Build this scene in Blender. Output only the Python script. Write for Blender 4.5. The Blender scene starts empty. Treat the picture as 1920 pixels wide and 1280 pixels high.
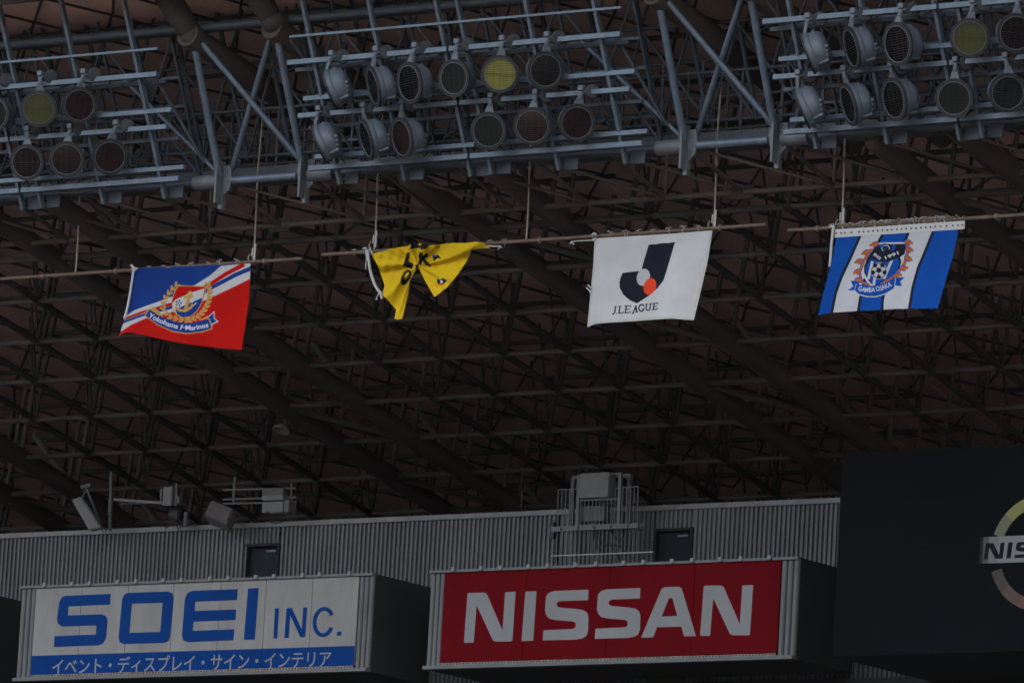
import bpy, bmesh, math, random
import numpy as np
from mathutils import Vector, Matrix

random.seed(7); np.random.seed(7)
SC = bpy.context.scene
COL = SC.collection
rad = math.radians

# ------------------------------------------------------------------ camera
FPX, W, H = 14000.0, 1920.0, 1280.0
yaw, pit, rol = rad(35.09), rad(9.545), rad(3.28)
Fv = np.array([-math.sin(yaw)*math.cos(pit), math.cos(yaw)*math.cos(pit), math.sin(pit)])
R0 = np.array([math.cos(yaw), math.sin(yaw), 0.0]); U0 = np.cross(R0, Fv)
Rv = math.cos(rol)*R0 + math.sin(rol)*U0
Uv = -math.sin(rol)*R0 + math.cos(rol)*U0
CAM = np.array([90.0, -128.0, 15.0])
cd = bpy.data.cameras.new('camera'); cd.sensor_width = 36.0; cd.lens = FPX/W*36.0
cd.clip_start = 1.0; cd.clip_end = 3000.0
cam = bpy.data.objects.new('camera', cd); COL.objects.link(cam)
cam.matrix_world = Matrix(((Rv[0], Uv[0], -Fv[0], CAM[0]), (Rv[1], Uv[1], -Fv[1], CAM[1]),
                           (Rv[2], Uv[2], -Fv[2], CAM[2]), (0, 0, 0, 1)))
SC.camera = cam

# ------------------------------------------------------------------ sky, sun, exposure
SUN_EL, SUN_AZ = rad(52), rad(25)          # high sun behind the roof, hazy daylight
wd = bpy.data.worlds.new('World'); SC.world = wd; wd.use_nodes = True
nt = wd.node_tree; nt.nodes.clear()
sky = nt.nodes.new('ShaderNodeTexSky'); sky.sky_type = 'NISHITA'; sky.sun_disc = False
sky.sun_elevation = SUN_EL; sky.sun_rotation = SUN_AZ; sky.dust_density = 3.0; sky.air_density = 1.2
bg = nt.nodes.new('ShaderNodeBackground'); bg.inputs[1].default_value = 0.15
wo = nt.nodes.new('ShaderNodeOutputWorld')
hsv = nt.nodes.new('ShaderNodeHueSaturation'); hsv.inputs['Saturation'].default_value = .38   # thin overcast
nt.links.new(sky.outputs[0], hsv.inputs['Color']); nt.links.new(hsv.outputs[0], bg.inputs[0]); nt.links.new(bg.outputs[0], wo.inputs[0])
sl = bpy.data.lights.new('sun', 'SUN'); sl.energy = 1.5; sl.angle = rad(12); sl.color = (1, .95, .88)
so = bpy.data.objects.new('sun', sl); COL.objects.link(so)
sd = Vector((math.sin(SUN_AZ)*math.cos(SUN_EL), math.cos(SUN_AZ)*math.cos(SUN_EL), math.sin(SUN_EL)))
so.rotation_euler = (-sd).to_track_quat('-Z', 'Y').to_euler()
EXPO = 2.04
vs = SC.view_settings
vs.view_transform = 'Standard'; vs.look = 'None'; vs.exposure = EXPO; vs.gamma = 1.0
vs.use_curve_mapping = False
SC.cycles.max_bounces = 6; SC.cycles.diffuse_bounces = 4

# ------------------------------------------------------------------ photograph geometry -> world
def ray(x, y): return Fv + (x-W/2)/FPX*Rv - (y-H/2)/FPX*Uv
def atY(x, y, Y): d = ray(x, y); return CAM + d*((Y-CAM[1])/d[1])
def atX(x, y, X): d = ray(x, y); return CAM + d*((X-CAM[0])/d[0])
def onpl(x, y, P, n): d = ray(x, y); return CAM + d*(np.dot(P-CAM, n)/np.dot(d, n))
def proj(P):
    v = np.asarray(P, float)-CAM; w = v@Fv
    return 960+FPX*(v@Rv)/w, 640-FPX*(v@Uv)/w
def inframe(P, m=140):
    x, y = proj(P); return -m < x < W+m and -m < y < H+m

# ------------------------------------------------------------------ materials
def srgb(*c): return tuple(((v/255)/12.92 if v/255 <= .04045 else ((v/255+.055)/1.055)**2.4) for v in c)
def mat(name, col, rough=.6, metal=0.0, var=.25, scale=2.0, dirt=None, bump=0.0, spec=.5, streak=0.0):
    m = bpy.data.materials.new(name); m.use_nodes = True
    t = m.node_tree; b = t.nodes['Principled BSDF']
    b.inputs['Roughness'].default_value = rough; b.inputs['Metallic'].default_value = metal
    b.inputs['Specular IOR Level'].default_value = spec
    g = t.nodes.new('ShaderNodeNewGeometry')
    mp = t.nodes.new('ShaderNodeMapping'); mp.inputs['Scale'].default_value = (1, 1, 1-.9*streak)
    n = t.nodes.new('ShaderNodeTexNoise'); n.inputs['Scale'].default_value = scale; n.inputs['Detail'].default_value = 6
    n.inputs['Roughness'].default_value = .65
    t.links.new(g.outputs['Position'], mp.inputs[0]); t.links.new(mp.outputs[0], n.inputs['Vector'])
    r = t.nodes.new('ShaderNodeValToRGB')
    r.color_ramp.elements[0].position = .3; r.color_ramp.elements[1].position = .72
    d = dirt if dirt else tuple(c*(1-var) for c in col)
    r.color_ramp.elements[0].color = (*d, 1)
    r.color_ramp.elements[1].color = (*tuple(min(1, c*(1+var*.4)) for c in col), 1)
    t.links.new(n.outputs['Fac'], r.inputs['Fac']); t.links.new(r.outputs[0], b.inputs['Base Color'])
    if bump:
        n2 = t.nodes.new('ShaderNodeTexNoise'); n2.inputs['Scale'].default_value = scale*8
        t.links.new(g.outputs['Position'], n2.inputs['Vector'])
        bp = t.nodes.new('ShaderNodeBump'); bp.inputs['Strength'].default_value = bump; bp.inputs['Distance'].default_value = .02
        t.links.new(n2.outputs['Fac'], bp.inputs['Height']); t.links.new(bp.outputs[0], b.inputs['Normal'])
    return m
def emit(name, col):
    m = bpy.data.materials.new(name); m.use_nodes = True
    t = m.node_tree; b = t.nodes['Principled BSDF']
    b.inputs['Base Color'].default_value = (.004, .004, .004, 1); b.inputs['Specular IOR Level'].default_value = 0
    b.inputs['Emission Color'].default_value = (*col, 1); b.inputs['Emission Strength'].default_value = 1/(2**EXPO)
    return m
def cloth(name):
    m = bpy.data.materials.new(name); m.use_nodes = True
    t = m.node_tree; b = t.nodes['Principled BSDF']; b.inputs['Roughness'].default_value = .85
    b.inputs['Specular IOR Level'].default_value = .05
    a = t.nodes.new('ShaderNodeAttribute'); a.attribute_name = 'print'
    g = t.nodes.new('ShaderNodeNewGeometry')
    n = t.nodes.new('ShaderNodeTexNoise'); n.inputs['Scale'].default_value = 1.6; n.inputs['Detail'].default_value = 5
    t.links.new(g.outputs['Position'], n.inputs['Vector'])
    mr = t.nodes.new('ShaderNodeMapRange'); mr.inputs[1].default_value = .3; mr.inputs[2].default_value = .7
    mr.inputs[3].default_value = .88; mr.inputs[4].default_value = 1.04
    t.links.new(n.outputs['Fac'], mr.inputs[0])
    mx = t.nodes.new('ShaderNodeMix'); mx.data_type = 'RGBA'; mx.blend_type = 'MULTIPLY'; mx.inputs[0].default_value = 1
    t.links.new(a.outputs['Color'], mx.inputs[6]); t.links.new(mr.outputs[0], mx.inputs[7])
    t.links.new(mx.outputs[2], b.inputs['Base Color'])
    return m

M = dict(
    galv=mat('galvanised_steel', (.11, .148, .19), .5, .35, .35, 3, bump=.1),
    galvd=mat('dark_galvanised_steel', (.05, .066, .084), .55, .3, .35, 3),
    node=mat('cast_node_steel', (.12, .135, .145), .6, .2, .3, 4, bump=.15),
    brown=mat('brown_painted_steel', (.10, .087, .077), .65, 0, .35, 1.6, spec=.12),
    browntube=mat('brown_girder_paint', (.085, .066, .058), .6, 0, .3, .8, spec=.12),
    brownf=mat('front_lattice_paint', (.105, .086, .07), .65, 0, .35, 1.6, spec=.12),
    eqsteel=mat('equipment_steel', (.135, .137, .135), .6, .1, .25, 4),
    eqdark=mat('equipment_dark_steel', (.075, .077, .078), .6, .1, .25, 4),
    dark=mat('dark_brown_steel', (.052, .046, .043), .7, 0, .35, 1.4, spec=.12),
    deck=mat('salmon_roof_deck', (.60, .40, .34), .8, 0, .25, .7),
    rail=mat('catwalk_steel', (.08, .092, .104), .55, .2, .3, 3),
    grate=mat('catwalk_grating', (.06, .065, .07), .7, .1, .3, 6),
    lamp=mat('lamp_housing_paint', (.10, .122, .148), .5, .1, .22, 5, bump=.08),
    lampd=mat('lamp_inner_black', (.008, .008, .009), .7, 0, .2, 5),
    disc=mat('translucent_cap_grey', (.04, .045, .05), .5, 0, .4, 9, spec=.15),
    wood=mat('weathered_wood_pole', (.14, .09, .06), .7, 0, .4, 4),
    rope=mat('rope_hemp', (.31, .265, .205), .85, 0, .3, 30),
    whiter=mat('white_cord', (.5, .5, .49), .8, 0, .15, 20),
    whitep=mat('white_plastic', (.46, .46, .45), .45, 0, .12, 12),
    wall=mat('corrugated_metal_wall', (.119, .122, .124), .5, .25, .42, 1.4, streak=.9),
    coping=mat('wall_coping', (.19, .2, .2), .55, .2, .3, 2),
    door=mat('steel_door_grey', (.019, .022, .028), .6, 0, .2, 2, spec=.1),
    board=mat('sign_white_board', (.345, .335, .315), .7, 0, .2, 1.8, streak=.85, spec=.02),
    nred=mat('sign_red_film', (.16, .004, .008), .7, 0, .2, 1.5, streak=.8, spec=.02),
    nwhite=mat('sign_letter_grey_white', (.31, .31, .305), .7, 0, .1, 1, streak=.7, spec=.02),
    sblue=mat('sign_blue_film', (.007, .052, .235), .7, 0, .14, 1, streak=.6, spec=.02),
    swhite=mat('sign_small_letter_white', (.30, .315, .33), .7, 0, .1, 2, spec=.02),
    frame=mat('sign_frame_grey', (.15, .154, .15), .55, .1, .25, 2, streak=.7),
    boxside=mat('sign_box_dark_cladding', (.03, .031, .029), .8, 0, .25, .8, streak=.6),
    rust=mat('perforated_strip', (.34, .31, .28), .7, 0, .5, 9, dirt=(.2, .1, .06)),
    black=mat('black_rubber', (.012, .012, .013), .6, 0, .2, 6),
    screen=mat('screen_face_black', (.0055, .0068, .0085), .7, 0, .1, .3, spec=.04),
    spk=mat('speaker_grey_cabinet', (.15, .148, .14), .6, 0, .2, 3),
    spkb=mat('speaker_brown_grey', (.12, .106, .1), .6, 0, .2, 3),
    conc=mat('concrete', (.3, .29, .27), .85, 0, .25, .5),
    track=mat('running_track', (.44, .33, .285), .85, 0, .2, .2),
    grass=mat('pitch_grass', (.07, .10, .04), .9, 0, .3, .3),
    seaty=mat('seats_grey_blue', (.05, .05, .06), .7, 0, .3, .5),
    seatd=mat('added_end_seats_navy_and_red', (.03, .03, .045), .7, 0, .3, .12, dirt=(.10, .015, .015)),
    seatn=mat('seats_dark_blue', (.06, .06, .066), .8, 0, .4, .6),
    seatu=mat('upper_blocker_seats_charcoal', (.05, .052, .058), .8, 0, .4, .6),
    pend=mat('pendant_shade', (.26, .25, .18), .4, 0, .2, 6),
    cloth=cloth('flag_cloth'),
)
M['mirror'] = bpy.data.materials.new('lamp_reflector'); M['mirror'].use_nodes = True
_b = M['mirror'].node_tree.nodes['Principled BSDF']
_b.inputs['Base Color'].default_value = (.035, .033, .032, 1); _b.inputs['Metallic'].default_value = 1; _b.inputs['Roughness'].default_value = .12

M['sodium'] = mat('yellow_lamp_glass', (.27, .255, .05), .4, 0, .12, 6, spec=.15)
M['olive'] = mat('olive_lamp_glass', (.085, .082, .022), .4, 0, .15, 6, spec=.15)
M['redreflection'] = mat('painted_red_reflection', (.03, .006, .005), .35, 0, .6, 9, dirt=(.005, .004, .004), spec=.1)  # red reflection painted into the lens colour
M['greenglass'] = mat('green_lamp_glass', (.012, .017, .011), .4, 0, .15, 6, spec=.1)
# ------------------------------------------------------------------ object helpers
def tag(o, label=None, cat=None, group=None, kind=None):
    if label: o['label'] = label
    if cat: o['category'] = cat
    if group: o['group'] = group
    if kind: o['kind'] = kind
    return o
def thing(name, loc, label, cat, group=None):
    o = bpy.data.objects.new(name, None); COL.objects.link(o); o.location = loc; o.empty_display_size = .3
    return tag(o, label, cat, group)
def put(name, me, m, parent=None, mw=None):
    """link mesh data as an object whose world matrix is mw"""
    if m and not me.materials: me.materials.append(m)
    o = bpy.data.objects.new(name, me); COL.objects.link(o)
    mw = mw or Matrix()
    if parent:
        o.parent = parent; o.matrix_basis = world(parent).inverted() @ mw
    else: o.matrix_basis = mw
    return o
def world(o):
    w = o.matrix_basis
    return world(o.parent) @ w if o.parent else w
def cp(o, parent, mw=None):
    c = o.copy(); COL.objects.link(c); c.parent = parent
    if mw is not None: c.matrix_basis = mw
    return c
def mesh(name, v, f, smooth=False):
    me = bpy.data.meshes.new(name); me.from_pydata([tuple(map(float, p)) for p in v], [], f); me.update()
    if smooth: me.polygons.foreach_set('use_smooth', [True]*len(me.polygons))
    return me
def bmesh_to(bm, name, smooth=False):
    bmesh.ops.recalc_face_normals(bm, faces=bm.faces)
    me = bpy.data.meshes.new(name); bm.to_mesh(me); bm.free()
    if smooth: me.polygons.foreach_set('use_smooth', [True]*len(me.polygons))
    return me
def bm_box(bm, c, s, R=None):
    g = bmesh.ops.create_cube(bm, size=1.0)
    mt = Matrix.Translation(Vector(c)) @ (R.to_4x4() if R else Matrix()) @ Matrix.Diagonal((*s, 1))
    bmesh.ops.transform(bm, matrix=mt, verts=g['verts'])
def unit_tube(n):
    v = []; f = []
    for k in range(n):
        a = 2*math.pi*k/n
        v += [(math.cos(a), math.sin(a), 0), (math.cos(a), math.sin(a), 1)]
    for k in range(n):
        j = (k+1) % n; f.append((2*k, 2*j, 2*j+1, 2*k+1))
    f.append(tuple(2*k for k in range(n))[::-1]); f.append(tuple(2*k+1 for k in range(n)))
    me = mesh('tube', v, f)
    me.polygons.foreach_set('use_smooth', [len(p.vertices) == 4 for p in me.polygons])
    return me
_UT = {}
def utube(m, n=10):
    k = (m.name, n)
    if k not in _UT: me = unit_tube(n); me.materials.append(m); _UT[k] = me
    return _UT[k]
def ubox(m):
    k = (m.name, 'box')
    if k not in _UT:
        bm = bmesh.new(); bmesh.ops.create_cube(bm, size=1.0)
        bmesh.ops.translate(bm, verts=bm.verts, vec=(0, 0, .5))
        me = bmesh_to(bm, 'bar'); me.materials.append(m); _UT[k] = me
    return _UT[k]
def axis_matrix(p, q, sx, sy, up=(0, 0, 1)):
    p, q = Vector(p), Vector(q); d = q-p; L = d.length; z = d/L
    u = Vector(up)
    if abs(z.dot(u)) > .98: u = Vector((0, 1, 0))
    x = u.cross(z).normalized(); y = z.cross(x)
    return Matrix(((x.x*sx, y.x*sy, z.x*L, p.x), (x.y*sx, y.y*sy, z.y*L, p.y), (x.z*sx, y.z*sy, z.z*L, p.z), (0, 0, 0, 1)))
def tube(name, p, q, r, m, parent=None, n=10): return put(name, utube(m, n), m, parent, axis_matrix(p, q, r, r))
def bar(name, p, q, w, h, m, parent=None): return put(name, ubox(m), m, parent, axis_matrix(p, q, w, h))
def members(lst, name, m, parent, n=8, limit=260):
    """lattice members: the largest in view are parts, the rest one joined part"""
    vis = [t for t in lst if inframe(t[0]) or inframe(t[1]) or inframe((np.array(t[0])+np.array(t[1]))/2)]
    vis.sort(key=lambda t: -t[2]/max(1, np.linalg.norm((np.array(t[0])+np.array(t[1]))/2-CAM)))
    for p, q, r in vis[:limit]: tube(name, p, q, r, m, parent, n)
    if vis[limit:]:
        V = []; Fc = []
        for p, q, r in vis[limit:]:
            mw = axis_matrix(p, q, r, r); b = len(V)
            for k in range(6):
                a = 2*math.pi*k/6
                V += [mw @ Vector((math.cos(a), math.sin(a), 0)), mw @ Vector((math.cos(a), math.sin(a), 1))]
            Fc += [(b+2*k, b+2*((k+1) % 6), b+2*((k+1) % 6)+1, b+2*k+1) for k in range(6)]
        o = put('far_'+name, mesh('far_'+name, V, Fc, True), m, parent); o['kind'] = 'stuff'
def box(name, c, s, m, parent=None, R=None, bevel=0):
    bm = bmesh.new(); bm_box(bm, (0, 0, 0), s)
    if bevel: bmesh.ops.bevel(bm, geom=bm.edges[:], offset=bevel, segments=1, affect='EDGES')
    mw = Matrix.Translation(Vector(c)) @ (R.to_4x4() if R else Matrix())
    return put(name, bmesh_to(bm, name), m, parent, mw)
def path_mesh(pts, r, n=6, closed=False):
    P = [Vector(p) for p in pts]; V = []; Fc = []; N = len(P)
    for i in range(N):
        t = (P[min(i+1, N-1)]-P[max(i-1, 0)]).normalized()
        u = Vector((.3, .1, 1)) if abs(t.z) < .9 else Vector((1, .2, 0))
        x = u.cross(t).normalized(); y = t.cross(x)
        V += [P[i]+r*(math.cos(2*math.pi*k/n)*x+math.sin(2*math.pi*k/n)*y) for k in range(n)]
    for i in range(N-1):
        Fc += [(i*n+k, i*n+(k+1) % n, (i+1)*n+(k+1) % n, (i+1)*n+k) for k in range(n)]
    return mesh('path', V, Fc, True)
def lathe(prof, n=28, cap0=False, cap1=False):
    """profile of (radius, z)"""
    V = []; Fc = []
    for r, z in prof: V += [(r*math.cos(2*math.pi*k/n), r*math.sin(2*math.pi*k/n), z) for k in range(n)]
    for i in range(len(prof)-1):
        Fc += [(i*n+k, i*n+(k+1) % n, (i+1)*n+(k+1) % n, (i+1)*n+k) for k in range(n)]
    if cap0: Fc.append(tuple(range(n))[::-1])
    if cap1: Fc.append(tuple((len(prof)-1)*n+k for k in range(n)))
    return V, Fc

# ================================================================== SETTING
def sheet(name, x0, x1, y0, y1, z, m):
    return tag(put(name, mesh(name, [(x0, y0, z), (x1, y0, z), (x1, y1, z), (x0, y1, z)], [(0, 1, 2, 3)]), m), kind='structure')
sheet('ground', -900, 900, -900, 900, 0, M['track'])
sheet('pitch', -60, 130, -100, -64, .004, M['grass'])
def stepped(name, y0, z0, y1, z1, x0, x1, n, m, zb=0.0):
    V = []; prof = [(y0, zb)]
    for k in range(n):
        ya = y0+(y1-y0)*k/n; yb = y0+(y1-y0)*(k+1)/n; zz = z0+(z1-z0)*(k+1)/n
        prof += [(ya, zz), (yb, zz)]
    prof.append((y1, zb))
    for y, z in prof: V += [(x0, y, z), (x1, y, z)]
    Fc = [(2*i, 2*i+1, 2*i+3, 2*i+2) for i in range(len(prof)-1)]
    Fc += [tuple(2*i for i in range(len(prof))), tuple(2*i+1 for i in range(len(prof)))[::-1]]
    return tag(put(name, mesh(name, V, Fc), m), kind='structure')
stepped('stand', -38, 4, -24, 12, -100, 90, 16, M['seatn'])
stepped('upper_stand_blocker', -24, 29.2, 11.5, 33.5, -100, 90, 26, M['seatu'], 12.0)  # unseen tier, front raised to block ground light from the rear roof
stepped('opposite_stand', -112, 4, -172, 36, 62, 118, 44, M['seaty'])
stepped('opposite_stand_wing', -112, 4, -172, 36, 118.1, 260, 44, M['seatd'])
stepped('opposite_stand_end', -112, 4, -172, 36, -160, 61.9, 44, M['seatd'])

# unseen rest of the bowl, added to cut low light: roof over the opposite stand and the two closed ends
tag(box('opposite_roof_blocker', (50, -150, 54), (430, 56, 4), M['conc']), kind='structure')  # unseen roof, raised to block low sky light from the rear lattice
tag(box('added_opposite_back_wall', (50, -178.5, 27), (430, .5, 54), M['conc']), kind='structure')
for nm, xx, sg in (('added_end_stand_west', -135, 1), ('added_end_stand_east', 205, -1)):
    bm = bmesh.new(); n_ = 24; pr_s = [(0, 0)]
    for k in range(n_): pr_s += [(sg*(50-50*k/n_), 4+34*k/n_), (sg*(50-50*(k+1)/n_), 4+34*k/n_)]
    pr_s = [(sg*50, 0)]+pr_s[1:]+[(0, 48), (-sg*1, 48), (-sg*1, 0)]
    V_ = [(xx+a, yy, z) for yy in (-175, 40) for a, z in pr_s]; m_ = len(pr_s)
    F_ = [(i, (i+1) % m_, (i+1) % m_+m_, i+m_) for i in range(m_)]
    tag(put(nm, mesh(nm, V_, F_), M['seatd']), kind='structure'); bm.free()
# ------------------------------------------------------------------ roof
LS, LY0 = .216, 7.8                                    # slope and datum of the lower chord layer
PA0 = atY(605, 608, LY0)
ROW = 2.26
def Lz(y): return PA0[2]-LS*(y-LY0)
NA = atY(418, 340, 0.0); NB = atY(575, 330, 0.0)       # bottom nodes of the X-braced frames
NAT = atX(362, 72, NA[0]); NBT = atX(515, 45, NB[0])
US = .203
def Uz(y): return NAT[2]-US*(y-NAT[1])
BAY = 12.2
GW = NB[0]-NA[0]
rows = [LY0+ROW*k for k in range(-2, 9)]
XL, XR = -100.0, 90.0
roof = thing('stadium_roof', (0, 0, 45), 'dark brown steel lattice roof with salmon decking over the flags', 'roof')
# deck: ribbed salmon sheet
V = []; Fc = []; x = XL; k = 0
yF, yB = -3.4, 40.0
def Dz(y): return Uz(y)+1.15
while x < XR:
    for (dx, dz) in ((0, 0), (.24, 0), (.26, .012), (.48, .012)):
        V += [(x+dx, yF, Dz(yF)+dz), (x+dx, yB, Dz(yB)+dz)]
    x += .5
for i in range(len(V)//2-1): Fc.append((2*i, 2*i+1, 2*i+3, 2*i+2))
put('roof_deck', mesh('roof_deck', V, Fc), M['deck'], roof)
box('roof_covering', ((XL+XR)/2, (yF+yB)/2, (Dz(yF)+Dz(yB))/2+.35), (XR-XL, math.hypot(yB-yF, Dz(yF)-Dz(yB)), .3),
    M['conc'], roof, Matrix.Rotation(-math.atan(US), 3, 'X'))
box('eaves_fascia', ((XL+XR)/2, yF-.1, Dz(yF)-.1), (XR-XL, .15, 1.0), M['galvd'], roof)
# columns of nodes: paired girder tubes, four lattice nodes between each pair
GA, GP, GB_ = -3.2, 11.9, 2.2
bays = range(-4, 4)
cols = []
for b in bays:
    x0 = GA+GP*b
    cols += [('A', x0), ('B', x0+GB_)]
    for dx in (2.2, 3.95, 5.75, 7.5): cols.append(('n', x0+GB_+dx))
cols.sort(key=lambda c: c[1])
gird, low, cross, post, diag, upx, gbrace, head, wind, ends = ([] for _ in range(10))
for b in bays:
    x0 = GA+GP*b
    for xx in (x0, x0+GB_):
        gird.append(((xx, .4, Lz(.4)), (xx, 32, Lz(32)), .24)); ends.append((xx, .4, Lz(.4)))
    for k, y in enumerate(rows):
        a = (x0+.2, y, Lz(y)); c = (x0+GB_-.2, y, Lz(y))
        gbrace.append((a, c, .075))
        y2 = y+ROW*.5
        if k % 2 == 0:
            gbrace.append(((x0, y, Lz(y)), (x0+GB_, y+ROW*1.15, Lz(y+ROW*1.15)), .08))
            gbrace.append(((x0+GB_, y, Lz(y)), (x0+.7, y+.1, Lz(y)+1.5), .09))
        gbrace.append(((x0+GB_*.5, y2, Lz(y2)+.35), (x0+GB_*.5+.01, y2+ROW*.8, Lz(y2+ROW*.8)+.35), .025))
        low.append(((x0+GB_+.15, y, Lz(y)), (x0+GP-.15, y, Lz(y)), .062))
    for xx in (x0, x0+GB_):
        for y in rows:
            gbrace.append(((xx, y, Lz(y)), (xx+.02, y+.5, Uz(y+.5)), .06))
for b in range(-3, 4):
    for xx in (NA[0]+BAY*b, NA[0]+BAY*b+GW):
        head.append(((xx, NAT[1]-.2, Uz(NAT[1]-.2)), (xx, 6.5, Uz(6.5)), .27))
for ci, (t, x) in enumerate(cols):
    if t != 'n': continue
    for i in range(len(rows)-1):
        y, y2 = rows[i], rows[i+1]
        cross.append(((x, y, Lz(y)), (x, y2, Lz(y2)), .082))
    for i, y in enumerate(rows):
        post.append(((x, y, Lz(y)), (x+.02, y+.5, Uz(y+.5)), .05))
        diag.append(((x, y, Lz(y)), (x-.88, y+.6, Uz(y+.6)), .033))
urows = [LY0+.5+ROW*k for k in range(-5, 10)]
for y in urows:
    for b in bays:
        x0 = GA+GP*b
        upx.append(((x0+GB_, y, Uz(y)+.45), (x0+GP, y, Uz(y)+.45), .06))
xs_ = [c[1] for c in cols]
for xa, xb in zip(xs_[:-1], xs_[1:]):
    for y, y2 in zip(urows[:-1], urows[1:]):
        wind.append(((xa, y, Dz(y)-.16), (xb, y2, Dz(y2)-.16), .034))
        wind.append(((xb, y, Dz(y)-.1), (xa, y2, Dz(y2)-.1), .034))
members(gird, 'girder_tube', M['browntube'], roof, 20)
bm = bmesh.new(); bmesh.ops.create_icosphere(bm, subdivisions=3, radius=.238)
km = bmesh_to(bm, 'girder_end', True); km.materials.append(M['browntube'])
for P in ends:
    if inframe(P): put('girder_end', km, None, roof, Matrix.Translation(P))
members(head, 'upper_girder_tube', M['browntube'], roof, 20)
members(gbrace, 'girder_brace', M['brown'], roof, 10)
members(low, 'lower_chord', M['brown'], roof, 10)
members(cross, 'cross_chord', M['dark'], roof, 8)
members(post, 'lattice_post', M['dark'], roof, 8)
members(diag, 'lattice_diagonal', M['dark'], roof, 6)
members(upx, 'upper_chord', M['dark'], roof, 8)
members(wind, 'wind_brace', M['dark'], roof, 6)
# lattice node gussets on the lower layer
bm = bmesh.new()
bmesh.ops.create_icosphere(bm, subdivisions=1, radius=.15)
gm = bmesh_to(bm, 'node_gusset', True); gm.materials.append(M['dark'])
cnt = 0
for (t, x) in cols:
    for y in rows:
        if t == 'n' and inframe((x, y, Lz(y)), 20) and cnt < 280:
            put('lattice_node', gm, None, roof, Matrix.Translation((x, y, Lz(y))) @ Matrix.Diagonal((1, 1, .8, 1))); cnt += 1

# back enclosure of the stand (closes the dark space behind the corrugated wall)
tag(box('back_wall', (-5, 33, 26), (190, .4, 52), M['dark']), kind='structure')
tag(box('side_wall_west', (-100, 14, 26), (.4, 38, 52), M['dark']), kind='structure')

# ------------------------------------------------------------------ front edge: X-braced frames, chords
front = thing('front_truss', (NA[0], 0, NA[2]), 'grey steel front edge truss with cross-braced frames carrying the floodlight frames', 'truss')
CH = NA[2]
segs = []
for b in range(-2, 3):
    xa, xb = NA[0]+BAY*b, NA[0]+BAY*b+GW
    segs.append((xa, xb, .085, 'galv')); segs.append((xb, xa+BAY, .085, 'galvd'))
for xa, xb, r, mm in segs:
    if mm == 'galv':
        tube('bottom_chord', (xa+.25, 0, CH), (xb-.25, 0, CH), r, M['galv'], front, 14)
    else:
        tube('bottom_chord', (xa+.55, 0, CH), (xb-.55, 0, CH), r, M['galvd'], front, 14)
        tube('chord_sleeve', (xa+.1, 0, CH), (xa+.75, 0, CH), .16, M['node'], front, 14)
        tube('chord_sleeve', (xb-.75, 0, CH), (xb-.1, 0, CH), .16, M['node'], front, 14)
    tube('top_chord', (xa, NAT[1]+.1, NAT[2]+.25), (xb, NAT[1]+.1, NAT[2]+.25), .1, M['galvd'], front, 12)
def gusset_mesh():
    bm = bmesh.new()
    pr = [(-.2, .34), (.2, .34), (.26, .05), (.2, -.2), (.02, -.36), (-.18, -.2), (-.26, .05)]
    v0 = [bm.verts.new((x, -.03, z)) for x, z in pr]; v1 = [bm.verts.new((x, .03, z)) for x, z in pr]
    bm.faces.new(v0); bm.faces.new(v1[::-1])
    for i in range(len(pr)):
        j = (i+1) % len(pr); bm.faces.new((v0[i], v1[i], v1[j], v0[j]))
    bm_box(bm, (0, -.12, -.05), (.05, .3, .95))
    bm_box(bm, (0, 0, -.45), (.1, .12, .36))
    for (x, z) in ((-.12, .2), (.12, .2), (-.14, .02), (.14, .02), (-.1, -.14), (.1, -.14)):
        g = bmesh.ops.create_cone(bm, cap_ends=True, segments=6, radius1=.03, radius2=.03, depth=.1)
        bmesh.ops.transform(bm, matrix=Matrix.Translation((x, 0, z)) @ Matrix.Rotation(math.pi/2, 4, 'X'), verts=g['verts'])
    return bmesh_to(bm, 'gusset')
GM = gusset_mesh(); GM.materials.append(M['node'])
top_n = []
for b in range(-1, 3):
    A = np.array([NA[0]+BAY*b, 0, CH]); B = np.array([NA[0]+BAY*b+GW, 0, CH])
    At = np.array([A[0], NAT[1], NAT[2]]); Bt = np.array([B[0], NBT[1], NBT[2]])
    for P in (A, B):
        put('node_gusset', GM, None, front, Matrix.Translation(Vector(P)))
    tube('strut', At, A+np.array([-.03, -.1, .1]), .082, M['galv'], front, 14)
    tube('strut', Bt, B+np.array([-.03, -.1, .1]), .082, M['galv'], front, 14)
    tube('cross_brace', At+np.array([.12, 0, 0]), B+np.array([-.15, 0, .3]), .066, M['galv'], front, 12)
    tube('cross_brace', Bt+np.array([-.1, .12, 0]), A+np.array([.12, .13, .25]), .066, M['galv'], front, 12)
    # slender side struts that run back under the lamps
    tube('side_strut', A+np.array([-.18, .05, .2]), A+np.array([-2.5, -.6, 2.35]), .05, M['galv'], front, 10)
    tube('side_strut', B+np.array([.18, .3, .2]), B+np.array([.75, .1, 2.9]), .06, M['galvd'], front, 10)
    # tapered heads of the girders above each frame
    for P, dx in ((At, 0), (Bt, 0)):
        Vv, Ff = lathe([(.2, 0), (.27, .6), (.3, 1.7), (.31, 3.2)], 18, True, True)
        d = Vector((-.28, -.62, .8)).normalized()
        rot = d.to_track_quat('Z', 'Y').to_matrix().to_4x4()
        bmn = bmesh.new(); bmesh.ops.create_icosphere(bmn, subdivisions=3, radius=.29)
        put('girder_knuckle', bmesh_to(bmn, 'girder_knuckle', True), M['dark'], front, Matrix.Translation(Vector(P)+Vector((0, .02, .03))) @ Matrix.Diagonal((1, 1.15, 1, 1)))
        put('girder_head', mesh('girder_head', Vv, Ff, True), M['dark'], front, Matrix.Translation(Vector(P)-d*.1) @ rot)
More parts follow.
